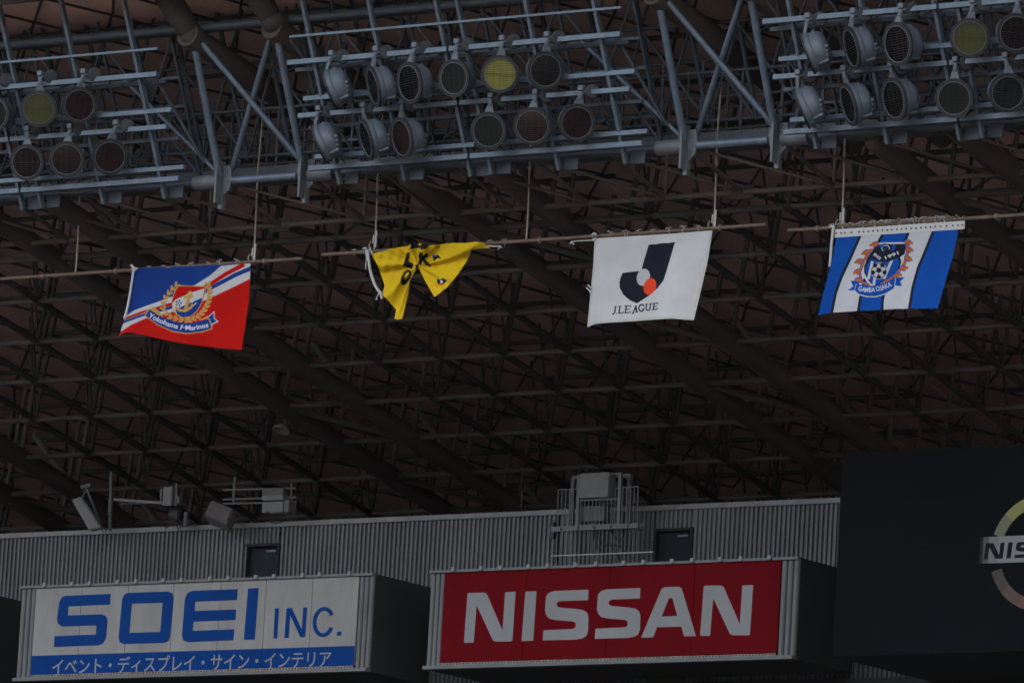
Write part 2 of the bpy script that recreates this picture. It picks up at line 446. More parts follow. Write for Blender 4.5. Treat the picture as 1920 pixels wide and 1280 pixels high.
# brown lattice between the front chord and the second chord
RC = np.mean([atY(0, 460, 2.2)[2], atY(560, 417, 2.2)[2], atY(1160, 380, 2.2)[2]])
low2 = thing('lower_lattice', (NA[0], 2.2, RC), 'brown tube lattice bracing directly behind the flag poles, under the floodlights', 'lattice')
for b in range(-2, 3):
    x0 = NA[0]+BAY*b
    tube('chord', (x0, 2.2, RC), (x0+BAY, 2.2, RC), .062, M['brownf'], low2, 12)
    tube('rear_chord', (x0, 4.4, RC+.15), (x0+BAY, 4.4, RC+.15), .05, M['brownf'], low2, 10)
    nx = [x0, x0+GW] + [x0+GW+(BAY-GW)*j/5 for j in range(1, 6)]
    for j in range(6):
        xa, xb = nx[j], nx[j+1]
        tube('strut', (xa, .05, CH-.02), (xa, 2.2, RC), .055, M['brownf'], low2, 10)
        tube('diagonal', (xa+.1, .05, CH-.05), (xb, 2.2, RC), .036, M['brownf'], low2, 8)
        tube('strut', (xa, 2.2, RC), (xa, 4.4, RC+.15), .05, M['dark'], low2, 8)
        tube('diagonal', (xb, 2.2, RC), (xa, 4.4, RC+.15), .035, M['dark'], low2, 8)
        if j % 2 == 1: tube('hanger', (xa, 2.2, RC), (xa+.03, 2.15, RC+2.6), .042, M['brownf'], low2, 8)
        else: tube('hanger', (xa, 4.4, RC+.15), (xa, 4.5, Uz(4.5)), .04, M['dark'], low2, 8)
    box('gusset', (x0, 2.2, RC), (.55, .05, .3), M['dark'], low2)

# ------------------------------------------------------------------ catwalk behind the frames
CY = 1.75
zb = atY(1380, 240, CY)[2]; zt = atY(1380, 110, CY)[2]
cw = thing('catwalk', (0, CY, zb), 'grey steel catwalk with upright railings hung behind the floodlights', 'catwalk')
for yy, hs in ((CY, 1), (CY+1.0, 1)):
    for fr in (0, .47, 1):
        tube('rail', (-18, yy, zb+(zt-zb)*fr), (16, yy, zb+(zt-zb)*fr), .03, M['rail'], cw, 8)
    x = -18
    while x < 16:
        bar('railing_post', (x, yy, zb-.12), (x, yy, zt), .06, .045, M['rail'], cw); x += 1.02
bar('walkway', (-18, CY+.5, zb-.08), (16, CY+.5, zb-.08), 1.05, .05, M['grate'], cw)
for fr in (0, 1):
    bar('edge_beam', (-18, CY+fr*1.04-.02, zb-.16), (16, CY+fr*1.04-.02, zb-.16), .07, .2, M['rail'], cw)
x = -17.4
while x < 16:
    tube('hanger', (x, CY+1.06, zb-.1), (x, CY+1.2, Uz(CY+1.2)), .035, M['rail'], cw, 8); x += 2.04

# ------------------------------------------------------------------ floodlight frames
pb = atY(638, 345, -.3); pt = atX(567, 0, pb[0])
nrm = np.cross(np.array([1., 0, 0]), pt-pb); nrm /= np.linalg.norm(nrm)       # plane of the inclined posts
if nrm[1] > 0: nrm = -nrm
upv = (pt-pb)/np.linalg.norm(pt-pb)
if upv[2] < 0: upv = -upv
def rp(x, y, off=0.0): return onpl(x, y, pb+nrm*off, nrm)
def rig_frame(dx, label):
    sh = np.array([dx, 0, 0])
    t = thing('lighting_gantry', tuple(pb+sh), label, 'lighting gantry', 'galvanised floodlight gantries')
    gapx = rp(848, 94)[0]
    for (x, y) in ((638, 345), (760, 337), (884, 330), (923, 326), (1049, 318), (1174, 307)):
        P = rp(x, y)+sh; Q = P+upv*5.1
        bar('post', P, Q, .075, .11, M['galv'], t)
        # foot bracket under the bottom rail
        box('foot_bracket', P+np.array([.22, .12, .14]), (.36, .05, .26), M['galvd'], t)
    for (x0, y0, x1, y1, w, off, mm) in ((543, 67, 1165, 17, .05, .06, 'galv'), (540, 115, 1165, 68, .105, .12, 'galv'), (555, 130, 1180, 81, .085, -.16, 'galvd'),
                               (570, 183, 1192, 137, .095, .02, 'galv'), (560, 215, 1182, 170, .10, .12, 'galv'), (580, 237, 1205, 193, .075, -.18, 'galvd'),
                               (592, 293, 1215, 248, .095, .02, 'galv'), (580, 314, 1205, 271, .105, .14, 'galv')):
        P = rp(x0, y0, off); Q = rp(x1, y1, off); z = (P[2]+Q[2])/2; yy = (P[1]+Q[1])/2
        P = np.array([P[0], yy, z])+sh; Q = np.array([Q[0], yy, z])+sh
        g = gapx+dx+(P[0]-(rp(540, 115, .12)[0]+dx))
        if w > .06:
            bar('rail', P, (g-.03, yy, z), w, w, M[mm], t); bar('rail', (g+.03, yy, z), Q, w, w, M[mm], t)
        else: bar('rail', P, Q, w, w, M[mm], t)
    # slanted stays behind the frame
    for (xa, ya, xb, yb) in ((545, 75, 585, 130), (880, 105, 960, 250), (1150, 60, 1250, 235), (700, 60, 770, 205), (985, 170, 1060, 290)):
        P = rp(xa, ya, -.25)+sh; Q = rp(xb, yb, -.5)+sh
        tube('stay', P, Q, .04, M['galvd'], t, 8)
    # rear lattice of the gantry: second row of uprights, zigzag diagonals and long ties
    x0_, x1_ = rp(575, 345)[0]+dx, rp(1200, 300)[0]+dx
    n_ = 9; base = pb-nrm*.95
    for k in range(n_+1):
        xx = x0_+(x1_-x0_)*k/n_
        P = np.array([xx, base[1], base[2]-.05]); Q = P+upv*3.9
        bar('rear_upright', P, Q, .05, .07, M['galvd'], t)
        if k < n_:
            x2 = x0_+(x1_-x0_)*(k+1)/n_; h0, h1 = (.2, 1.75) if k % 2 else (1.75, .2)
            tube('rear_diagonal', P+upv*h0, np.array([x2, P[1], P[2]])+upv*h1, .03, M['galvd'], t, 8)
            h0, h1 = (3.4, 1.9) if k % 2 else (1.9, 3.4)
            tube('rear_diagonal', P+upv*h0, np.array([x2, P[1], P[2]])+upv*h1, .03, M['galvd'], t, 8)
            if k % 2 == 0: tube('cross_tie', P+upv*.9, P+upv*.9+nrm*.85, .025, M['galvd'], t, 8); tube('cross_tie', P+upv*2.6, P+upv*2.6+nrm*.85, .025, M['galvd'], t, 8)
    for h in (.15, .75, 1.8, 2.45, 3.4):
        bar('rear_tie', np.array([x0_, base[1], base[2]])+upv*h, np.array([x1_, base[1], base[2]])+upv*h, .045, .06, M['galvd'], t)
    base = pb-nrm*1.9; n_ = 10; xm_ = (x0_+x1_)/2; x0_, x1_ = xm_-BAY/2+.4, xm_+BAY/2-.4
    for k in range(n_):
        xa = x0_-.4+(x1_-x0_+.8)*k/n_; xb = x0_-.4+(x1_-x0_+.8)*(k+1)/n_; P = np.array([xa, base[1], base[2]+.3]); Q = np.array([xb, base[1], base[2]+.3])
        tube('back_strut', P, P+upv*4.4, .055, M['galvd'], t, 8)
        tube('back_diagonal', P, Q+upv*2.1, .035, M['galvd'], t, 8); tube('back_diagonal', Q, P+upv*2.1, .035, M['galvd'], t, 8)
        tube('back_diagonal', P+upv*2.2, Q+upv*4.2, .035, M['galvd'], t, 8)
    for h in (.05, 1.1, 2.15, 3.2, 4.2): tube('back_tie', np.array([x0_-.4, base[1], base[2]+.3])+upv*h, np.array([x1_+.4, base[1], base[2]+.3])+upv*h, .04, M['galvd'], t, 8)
    x0_, x1_ = xm_-3.7, xm_+3.7
    for k in range(5):       # slack lamp cables
        xc = x0_+(x1_-x0_)*(k+.6)/5.3
        A_c = np.array([xc, pb[1]-.2, pb[2]+.25]); pts = [A_c+np.array([.9*q-.45, -.05*math.sin(3*q), -.25*math.sin(math.pi*q)+.25]) for q in np.linspace(0, 1, 10)]
        put('cable', path_mesh(pts, .016, 5), M['black'], t)
    return t
frames = {-1: rig_frame(-BAY, 'grey floodlight gantry above the red, white and blue flag'),
          0: rig_frame(0, 'grey floodlight gantry above the yellow flag between two cross-braced frames'),
          1: rig_frame(BAY, 'grey floodlight gantry above the blue and white striped flag')}
# far side wiring trough
# ------------------------------------------------------------------ floodlights
def lamp_meshes():
    d = {}
    v, f = lathe([(.345, .0), (.375, .0), (.38, -.02), (.38, -.13), (.352, -.15)], 36); d['bezel'] = mesh('bezel', v, f, True)
    v, f = lathe([(.336, .004), (.405, .004), (.405, -.035), (.37, -.035)], 36); d['rim'] = mesh('rim', v, f)
    v, f = lathe([(.325, -.004), (.328, .008), (.338, .008), (.34, -.004)], 36); d['ring'] = mesh('ring', v, f, True)
    v, f = lathe([(.352, -.15), (.345, -.27), (.31, -.35), (.2, -.41), (.0001, -.42)], 28); d['housing'] = mesh('housing', v, f, True)
    v, f = lathe([(.0001, -.04), (.12, -.0395), (.24, -.038), (.348, -.036)], 32); d['reflector'] = mesh('reflector', v, f, True)
    bm = bmesh.new()
    for k in range(-7, 8):
        y = k*.045; hw = math.sqrt(max(0, .345**2-y*y))
        bm_box(bm, (0, y, -.004), (2*hw, .008, .006))
        if k % 3 == 0: bm_box(bm, (y, 0, -.006), (.005, 2*hw, .005))
    bm_box(bm, (0, 0, .004), (.69, .014, .008))
    d['guard'] = bmesh_to(bm, 'guard')
    bm = bmesh.new()
    for k in range(4):
        bm_box(bm, (0, -.29+.08*k, -.25-.026*k), (.40+.05*k, .06, .2))
    bmesh.ops.bevel(bm, geom=bm.edges[:], offset=.012, segments=1, affect='EDGES')
    d['fin'] = bmesh_to(bm, 'cooling_fins')
    bm = bmesh.new()
    bm_box(bm, (0, .06, -.25), (.48, .54, .2))
    bmesh.ops.bevel(bm, geom=bm.edges[:], offset=.07, segments=3, affect='EDGES')
    d['gear'] = bmesh_to(bm, 'gear_case', True)
    v, f = lathe([(.001, .05), (.1, .05), (.15, .035), (.165, .0), (.165, -.05), (.001, -.06)], 12); d['cap'] = mesh('cap', v, f)
    bm = bmesh.new(); bm_box(bm, (0, 0, 0), (.13, .13, .12)); bmesh.ops.bevel(bm, geom=bm.edges[:], offset=.015, segments=1, affect='EDGES')
    d['clamp'] = bmesh_to(bm, 'clamp')
    bm = bmesh.new()     # forked yoke: from the clamp down to the two sides of the drum
    d['yoke'] = None
    bm.free()
    return d
LM = lamp_meshes()
for k, m in (('bezel', 'lamp'), ('housing', 'lamp'), ('reflector', 'mirror'), ('guard', 'lampd'), ('fin', 'lamp'), ('gear', 'lamp'), ('cap', 'disc'), ('clamp', 'lamp'), ('rim', 'lampd'), ('ring', 'lamp')):
    LM[k].materials.append(M[m])
def yoke_mesh(p, n, side):
    return None
to_cam_az = math.atan2(math.sin(yaw), math.cos(yaw))
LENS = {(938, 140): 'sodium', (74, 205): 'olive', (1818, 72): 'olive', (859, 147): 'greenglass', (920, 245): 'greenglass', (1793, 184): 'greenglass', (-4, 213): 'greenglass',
        (764, 257): 'redreflection', (1078, 229): 'redreflection', (203, 293): 'redreflection', (145, 197): 'redreflection'}  # red lenses carry a painted reflection
def floodlight(x, y, turn, down, label, railpx, lens=None):
    """lamp whose drum is centred at photo point x, y; turn = degrees it is turned away from the viewing side"""
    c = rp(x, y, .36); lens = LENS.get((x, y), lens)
    az = yaw - rad(turn)                              # from -Y towards +X
    dn = rad(down)
    n = Vector((math.sin(az)*math.cos(dn), -math.cos(az)*math.cos(dn), -math.sin(dn)))
    zx = Vector((0, 0, 1)).cross(n).normalized(); zy = n.cross(zx)
    Rm = Matrix(((zx.x, zy.x, n.x, 0), (zx.y, zy.y, n.y, 0), (zx.z, zy.z, n.z, 0), (0, 0, 0, 1)))
    t = thing('floodlight', tuple(c), label, 'floodlight', 'stadium floodlights')
    mw = Matrix.Translation(Vector(c)) @ Rm @ Matrix.Translation((0, 0, .16)) @ Matrix.Scale(1.12 if turn > 50 else 1.0, 4)
    hs = put('housing', LM['housing'], None, t, mw)
    put('bezel', LM['bezel'], None, t, mw)
    put('gear_case', LM['gear'], None, t, mw)
    put('front_rim', LM['rim'], None, t, mw); put('lens_ring', LM['ring'], None, t, mw)
    put('cooling_fins', LM['fin'], None, t, mw)
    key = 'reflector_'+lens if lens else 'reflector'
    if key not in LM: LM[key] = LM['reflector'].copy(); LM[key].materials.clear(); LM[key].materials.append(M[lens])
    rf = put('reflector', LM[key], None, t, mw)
    put('lens_guard', LM['guard'], None, rf, mw)
    K = rp(railpx[0], railpx[1], .22)
    put('clamp', LM['clamp'], None, t, Matrix.Translation(Vector(K)+Vector((0, 0, .07))))
    topc = mw @ Vector((0, .385, -.08))
    mid = Vector(K)*.45+topc*.55+Vector((0, 0, .0))
    tube('arm', Vector(K), mid, .05, M['lamp'], t, 10)
    q0, q1 = mw @ Vector((-.11, .35, -.08)), mw @ Vector((.11, .35, -.08)); ax = (q1-q0).normalized(); th = (topc-mid).cross(ax).normalized()*.03
    up_ = (mid-topc); c4 = [mid-ax*.05+up_*.25, mid+ax*.05+up_*.25, q1, mw @ Vector((0, .37, -.08)), q0]
    vv_ = [p+th for p in c4]+[p-th for p in c4]
    ff_ = [(0, 1, 2, 3, 4), (9, 8, 7, 6, 5)]+[(k, k+5, (k+1) % 5+5, (k+1) % 5) for k in range(5)]
    put('yoke', mesh('yoke', vv_, ff_), M['lamp'], t)
    v, f = lathe([(.001, .055), (.05, .05), (.075, .02), (.075, -.03), (.04, -.06)], 12)
    vw = Vector(CAM-K).normalized()
    rot = vw.to_track_quat('Z', 'Y').to_matrix().to_4x4()
    cp_ = Vector(K)+Vector(Rv)*.24+Vector(vw)*.02
    put('igniter_cap', LM['cap'], None, t, Matrix.Translation(cp_) @ rot @ Matrix.Rotation(random.uniform(-.3, .3), 4, 'X'))
    tube('cap_stem', Vector(K), cp_-Vector(vw)*.03, .03, M['lamp'], t, 8)
    return t
ordn = ['first', 'second', 'third', 'fourth', 'fifth', 'sixth']
# x, y, turn, down, rail point
C_UP = [(630, 163, 101, 22, (622, 106)), (712, 160, 76, 18, (705, 98)), (778, 155, 54, 14, (778, 91)), (859, 147, 36, 12, (857, 84)), (938, 140, 3, 9, (942, 78)), (1018, 132, -20, 12, (1026, 71))]
C_LO = [(610, 265, 100, 25, (598, 209)), (698, 258, 76, 20, (681, 203)), (764, 257, 60, 16, (754, 197)), None, (920, 245, 18, 14, (921, 186)), (1000, 236, 10, 16, (1005, 179)), (1078, 229, -17, 16, (1090, 172))]
for k, L in enumerate(C_UP):
    floodlight(*L[:4], '%s floodlight from the red flag\'s end, upper rail above the yellow flag' % ordn[k], L[4])
j = 0
for L in C_LO:
    if L is None: continue
    floodlight(*L[:4], '%s floodlight from the red flag\'s end, lower rail above the yellow flag' % ordn[j], L[4]); j += 1
L_UP = [(145, 197, -20, 12, (157, 140)), (74, 205, 3, 9, (76, 144)), (-4, 213, 30, 12, (-8, 150))]
L_LO = [(203, 293, -17, 16, (218, 236)), (128, 298, 10, 16, (132, 243)), (55, 304, 18, 14, (52, 247))]
for k, L in enumerate(L_UP):
    floodlight(*L[:4], '%s floodlight from the cross-braced frame, upper rail above the red flag' % ordn[k], L[4])
for k, L in enumerate(L_LO):
    floodlight(*L[:4], '%s floodlight from the cross-braced frame, lower rail above the red flag' % ordn[k], L[4])
R_UP = [(1527, 96, 101, 22, (1515, 36)), (1609, 88, 76, 18, (1600, 27)), (1693, 82, 52, 14, (1690, 18)), (1818, 72, 3, 9, (1824, 8)), (1900, 62, -16, 12, (1908, 1))]
R_LO = [(1515, 199, 100, 25, (1497, 142)), (1603, 193, 76, 20, (1582, 135)), (1687, 185, 60, 16, (1670, 127)), (1793, 184, 20, 14, (1792, 118)), (1885, 173, -16, 16, (1886, 110))]
for k, L in enumerate(R_UP):
    floodlight(*L[:4], '%s floodlight from the white flag\'s end, upper rail above the striped flag' % ordn[k], L[4])
for k, L in enumerate(R_LO):
    floodlight(*L[:4], '%s floodlight from the white flag\'s end, lower rail above the striped flag' % ordn[k], L[4])

# ================================================================== FLAGS
FY = 1.2
pz1 = (atY(0, 520, FY)[2]+atY(567, 488, FY)[2])/2
pz2 = (atY(605, 475, FY)[2]+atY(1436, 424, FY)[2])/2
pz3 = (atY(1478, 433, FY)[2]+atY(1920, 402, FY)[2])/2
def pole(xl, xr, z, label):
    t = thing('flag_pole', ((xl+xr)/2, FY, z), label, 'pole', 'wooden flag poles')
    n = 3
    for k in range(n):
        a = xl+(xr-xl)*k/n; b = xl+(xr-xl)*(k+1)/n
        tube('pole_length', (a, FY, z), (b, FY, z), .042 if k % 2 else .04, M['wood'], t, 12)
        if k: tube('joint_sleeve', (a-.07, FY, z), (a+.07, FY, z), .05, M['wood'], t, 12)
    for k in range(5):
        a = xl+(xr-xl)*(k+.5)/5
        v = [(a, FY+.06*math.cos(q), z+.06*math.sin(q)) for q in np.linspace(0, 6.28, 13)]
        put('lashing', path_mesh(v, .014, 5), M['rope'], t)
pole(atY(-120, 527, FY)[0], atY(567, 488, FY)[0], pz1, 'brown horizontal pole the red, white and blue flag hangs from')
pole(atY(605, 475, FY)[0], atY(1436, 424, FY)[0], pz2, 'long brown pole carrying the yellow flag and the white flag')
pole(atY(1478, 433, FY)[0], atY(2040, 394, FY)[0], pz3, 'brown horizontal pole carrying the blue and white striped flag')
def hanger(px, py, ytop, label, grips):
    P = atY(px, py, FY)
    Q = np.array([P[0], FY, Uz(FY)-.1])
    t = thing('hanging_rope', tuple(P), label, 'rope', 'ropes that hold the flag poles')
    pts = [P+(Q-P)*s+np.array([.012*math.sin(9*s), .01*math.cos(7*s), 0]) for s in np.linspace(0, 1, 14)]
    put('rope', path_mesh(pts, .02, 6), M['rope'], t)
    if grips:
        tube('white_sleeve', P+np.array([.05, -.02, .06]), P+np.array([.06, -.02, .42]), .022, M['whitep'], t, 8)
        tube('white_sleeve', P+np.array([-.05, .02, .15]), P+np.array([-.045, .02, .34]), .017, M['whitep'], t, 8)
        put('rope_loop', path_mesh([P+np.array([-.08, 0, .02]), P+np.array([-.12, -.03, .1]), P+np.array([-.08, -.02, .2])], .016, 5), M['rope'], t)
hanger(141, 512, 0, 'bare rope holding the pole beside the red and blue flag', False)
hanger(474, 493, 0, 'rope with white sleeves at the upper corner of the red flag', True)
hanger(701, 469, 0, 'rope with white sleeves above the bunched end of the yellow flag', True)
hanger(986, 452, 0, 'bare rope between the yellow flag and the white flag', False)
hanger(1337, 431, 0, 'rope with white sleeves at the upper corner of the white flag', True)
hanger(1577, 428, 0, 'rope with white sleeves above the striped flag', True)

# ---- printing on cloth: shapes traced in picture points of the cloth, sampled per vertex
class Print:
    def __init__(s, base): s.sh = []; s.base = base
    def poly(s, pts, col, holes=()): s.sh.append(('p', np.array(pts, float), col, [np.array(h, float) for h in holes]))
    def ell(s, cx, cy, rx, ry, col, rot=0):
        a = np.linspace(0, 2*np.pi, 33)[:-1]; c, d = math.cos(rad(rot)), math.sin(rad(rot))
        x = rx*np.cos(a); y = ry*np.sin(a)
        s.poly(np.stack([cx+c*x-d*y, cy+d*x+c*y], 1), col)
    def line(s, pts, w, col, w2=None):
        P = np.array(pts, float); n = len(P); ws = np.linspace(w, w if w2 is None else w2, n)
        T = np.gradient(P, axis=0); T /= np.linalg.norm(T, axis=1)[:, None]
        N = np.stack([-T[:, 1], T[:, 0]], 1)*ws[:, None]/2
        s.poly(np.concatenate([P+N, (P-N)[::-1]]), col)
    def text(s, body, path, h, col, shear=0.0, bold=0.0, wscale=1.0, upd=None):
        """text laid along a polyline path (baseline); h = cap height in the path's units"""
        P = np.array(path, float); L = np.concatenate([[0], np.cumsum(np.linalg.norm(np.diff(P, axis=0), axis=1))])
        for poly, wtot in glyphs(body, bold):
            q = poly.copy(); u = q[:, 0]/wtot*L[-1]; v = q[:, 1]*h/.73
            bx = np.interp(u, L, P[:, 0]); by = np.interp(u, L, P[:, 1])
            tx = np.interp(u+1, L, P[:, 0])-np.interp(u-1, L, P[:, 0]); ty = np.interp(u+1, L, P[:, 1])-np.interp(u-1, L, P[:, 1])
            ln = np.hypot(tx, ty)+1e-9
            upx = ty/ln if upd is None else upd[0]; upy = -tx/ln if upd is None else upd[1]
            s.poly(np.stack([bx+upx*v+shear*v, by+upy*v], 1), col)
    def paint(s, xy, jit):
        n = len(xy); out = np.zeros((n, 3)); offs = [(a, b) for a in (-.33, 0, .33) for b in (-.33, 0, .33)]
        for ox, oy in offs:
            c = np.tile(np.array(s.base, float), (n, 1)); p = xy+np.array([ox, oy])*jit
            for _, P, col, holes in s.sh:
                lo, hi = P.min(0), P.max(0)
                k = np.where((p[:, 0] >= lo[0]) & (p[:, 0] <= hi[0]) & (p[:, 1] >= lo[1]) & (p[:, 1] <= hi[1]))[0]
                if not len(k): continue
                m = inside(p[k], P)
                for h in holes: m &= ~inside(p[k], h)
                c[k[m]] = col
            out += c
        return out/len(offs)
def inside(p, P):
    x, y = p[:, 0], p[:, 1]; r = np.zeros(len(p), bool); n = len(P)
    for i in range(n):
        x1, y1 = P[i]; x2, y2 = P[(i+1) % n]
        if y1 == y2: continue
        r ^= ((y1 > y) != (y2 > y)) & (x < (x2-x1)*(y-y1)/(y2-y1)+x1)
    return r
def text_mesh(body, bold=0.0, extrude=0.0):
    c = bpy.data.curves.new('txt', 'FONT'); c.body = body; c.offset = bold; c.extrude = extrude; c.resolution_u = 3
    o = bpy.data.objects.new('txt', c); COL.objects.link(o)
    dg = bpy.context.evaluated_depsgraph_get(); dg.update()
    me = bpy.data.meshes.new_from_object(o.evaluated_get(dg))
    bpy.data.objects.remove(o); bpy.data.curves.remove(c)
    return me
def glyphs(body, bold):
    me = text_mesh(body, bold); v = np.array([w.co[:2] for w in me.vertices]); x0 = v[:, 0].min(); wt = v[:, 0].max()-x0
    v[:, 0] -= x0
    r = [(v[list(p.vertices)], wt) for p in me.polygons]
    bpy.data.meshes.remove(me); return r
def cloth_mesh(name, xy, faces, depth, pr, jit):
    V = np.zeros((len(xy), 3))
    for i, (x, y) in enumerate(xy): V[i] = atY(x, y, depth[i])
    me = bpy.data.meshes.new(name); me.from_pydata(V.tolist(), [], faces); me.update()
    col = pr.paint(xy, jit)
    a = me.color_attributes.new('print', 'FLOAT_COLOR', 'POINT')
    a.data.foreach_set('color', np.concatenate([col, np.ones((len(col), 1))], 1).astype(np.float32).ravel())
    me.polygons.foreach_set('use_smooth', [True]*len(me.polygons)); me.materials.append(M['cloth'])
    return me
def grid_faces(nu, nv):
    i = np.arange(nu*nv).reshape(nv, nu)
    return np.stack([i[:-1, :-1], i[1:, :-1], i[1:, 1:], i[:-1, 1:]], -1).reshape(-1, 4).tolist()
def edge(pts, t):
    P = np.array(pts, float); L = np.concatenate([[0], np.cumsum(np.linalg.norm(np.diff(P, axis=0), axis=1))]); L /= L[-1]
    return np.stack([np.interp(t, L, P[:, 0]), np.interp(t, L, P[:, 1])], -1)
def smooth_edge(pts, n):
    e = edge(pts, np.linspace(0, 1, n)); k = max(3, n//12) | 1
    pad = np.concatenate([2*e[:1]-e[1:k//2+1][::-1], e, 2*e[-1:]-e[-k//2:-1][::-1]]) if k > 3 else e
    if k > 3:
        w = np.ones(k)/k; q = np.stack([np.convolve(pad[:, i], w, 'same') for i in (0, 1)], 1)
        s = k//2; q = q[s:s+n]; q[0], q[-1] = e[0], e[-1]; return q
    return e
def rect_flag(top, bot, left, right, step=.7):
    """Coons patch between four traced edges (top, bottom run left to right; left, right run downwards)"""
    nu = int(230/step); nv = int(168/step)
    T, B = smooth_edge(top, nu), smooth_edge(bot, nu); Lf, Rg = smooth_edge(left, nv), smooth_edge(right, nv)
    u = np.linspace(0, 1, nu)[None, :, None]; v = np.linspace(0, 1, nv)[:, None, None]
    S = (1-v)*T[None]+v*B[None]+(1-u)*Lf[:, None]+u*Rg[:, None]
    S -= (1-u)*(1-v)*T[0]+u*(1-v)*T[-1]+(1-u)*v*B[0]+u*v*B[-1]
    return S.reshape(-1, 2), nu, nv, np.broadcast_to(u, (nv, nu, 1)).ravel(), np.broadcast_to(v, (nv, nu, 1)).ravel()
def tie_mesh():
    pts = [(.05*math.cos(a), .06*math.sin(a)) for a in np.linspace(-1.2, 4.6, 12)]
    bm = bmesh.new()
    me = path_mesh([(.012*i/3-.02, p[0], p[1]) for i, p in enumerate(pts)], .012, 5); bm.from_mesh(me)
    for s, l in ((1, .12), (-1, .09)):
        me = path_mesh([(0, -.05, .06), (.04*s, -.06, .11), (.1*s, -.06, .1), (l*s, -.06, .06)], .011, 5); bm.from_mesh(me)
    me = path_mesh([(0, -.045, .04), (.005, -.03, -.08), (-.004, 0, -.14)], .01, 5); bm.from_mesh(me)
    me = bmesh_to(bm, 'tie', True); me.materials.append(M['whiter']); return me
TIE = tie_mesh()
def flag(name, label, me, z, tie_px, xref):
    t = thing(name, tuple(xref), label, 'flag')
    put('cloth', me, None, t)
    for (x, y) in tie_px:
        P = atY(x, y, FY); s = random.uniform(.5, .8)
        put('tie', TIE, None, t, Matrix.Translation((P[0], FY, z)) @ Matrix.Diagonal((s*random.choice((-1, 1)), s, s*random.uniform(.9, 1.15), 1)) @ Matrix.Rotation(random.uniform(-.4, .4), 4, 'Y'))
    return t
def Z(ox, oy, s): return lambda pts: [(ox+x/s, oy+y/s) for x, y in pts]
WHITE = (.45, .45, .445); NAVY = (.012, .014, .022); RED = (.41, .006, .004); BLUE = (.009, .036, .19); GOLD = (.46, .25, .05)

# ---------- red, white and blue club flag
z4 = Z(160, 400, 3.5556); k4 = 1/3.5556
pr = Print(BLUE)
up_e = [(905, 350), (830, 415), (740, 472), (620, 540), (480, 590), (400, 618), (330, 645), (270, 680), (200, 720)]
lo_e = [(1125, 422), (990, 490), (850, 555), (700, 620), (500, 680), (400, 700), (300, 745), (235, 790), (180, 830)]
pr.poly(z4(lo_e+[(100, 1000), (1200, 1000)]), RED)
pr.poly(z4(up_e+lo_e[::-1]+[(1125, 330)]), WHITE)
pr.line(z4([(1060, 340), (940, 402), (840, 467), (700, 542), (590, 598), (480, 632), (380, 658), (268, 702), (220, 725)]), 30*k4, RED, 12*k4)
pr.line(z4([(1125, 358), (1000, 410), (850, 490), (700, 578), (560, 630), (460, 656), (360, 685), (262, 722), (220, 745)]), 30*k4, BLUE, 12*k4)
sh = [(618, 485), (800, 490), (792, 540), (772, 600), (742, 650), (700, 685), (650, 692), (610, 672), (586, 632), (580, 582), (596, 530)]
pr.poly(z4([(x+(x-690)*.06, y+(y-585)*.06) for x, y in sh]), GOLD)
pr.poly(z4(sh), RED)
pr.poly(z4([(582, 600), (600, 575), (700, 530), (795, 500), (780, 570), (742, 650), (700, 685), (650, 692), (610, 672), (586, 632)]), WHITE)
pr.poly(z4([(600, 640), (690, 600), (778, 562), (772, 600), (742, 650), (700, 685), (650, 692), (612, 672)]), BLUE)
pr.line(z4([(700, 540), (685, 580), (668, 640)]), 22*k4, GOLD)
pr.line(z4([(600, 625), (625, 645), (668, 650), (705, 625), (715, 605)]), 18*k4, GOLD)
pr.line(z4([(655, 560), (720, 550)]), 16*k4, GOLD)
pr.ell(*z4([(698, 532)])[0], 16*k4, 16*k4, GOLD); pr.ell(*z4([(698, 532)])[0], 7*k4, 7*k4, WHITE)
pr.ell(*z4([(622, 598)])[0], 26*k4, 26*k4, WHITE)
for a in range(5): pr.ell(*z4([(622+17*math.cos(a*1.257), 598+17*math.sin(a*1.257))])[0], 6*k4, 6*k4, NAVY)
pr.ell(*z4([(622, 598)])[0], 6*k4, 6*k4, NAVY)
for (x, y) in ((715, 590), (735, 600), (725, 610)): pr.ell(*z4([(x, y)])[0], 8*k4, 4*k4, WHITE, -30)
for pth, sg in (([(600, 485), (560, 525), (530, 575), (516, 625), (532, 665), (570, 692), (630, 708), (690, 714)], 1),
                ([(822, 482), (832, 530), (824, 580), (802, 630), (772, 670), (730, 698), (680, 714)], -1)):
    E = edge(pth, np.linspace(0, 1, 11)); T = np.gradient(E, axis=0)
    pr.line(z4([tuple(e) for e in E]), 5*k4, GOLD)
    for i in range(11):
        an = math.degrees(math.atan2(T[i, 1], T[i, 0]))
        for s in (-1, 1):
            an2 = an+180+s*32; cx = E[i, 0]+16*math.cos(rad(an2)); cy = E[i, 1]+16*math.sin(rad(an2))
            pr.ell(*z4([(cx, cy)])[0], 19*k4, 8*k4, (.30, .2, .1), an2); pr.ell(*z4([(cx, cy)])[0], 17*k4, 6.2*k4, GOLD, an2)
rib_u = [(428, 640), (500, 686), (600, 722), (700, 733), (822, 704)]; rib_l = [(400, 680), (480, 738), (580, 782), (680, 798), (780, 786), (842, 764)]
pr.poly(z4([(815, 690), (862, 650), (862, 698), (890, 722), (848, 740), (840, 775)]), WHITE)
pr.poly(z4([(818, 694), (856, 662), (856, 700), (878, 720), (842, 734), (836, 765)]), BLUE)
pr.poly(z4([(440, 655), (395, 660), (420, 640), (455, 622), (490, 650), (520, 690)]), GOLD)
pr.poly(z4([(424, 633)]+rib_u[1:]+[(828, 698), (850, 770)]+[(x, y+7) for x, y in rib_l[::-1]][1:]+[(393, 682)]), GOLD)
pr.poly(z4(rib_u+rib_l[::-1]), BLUE)
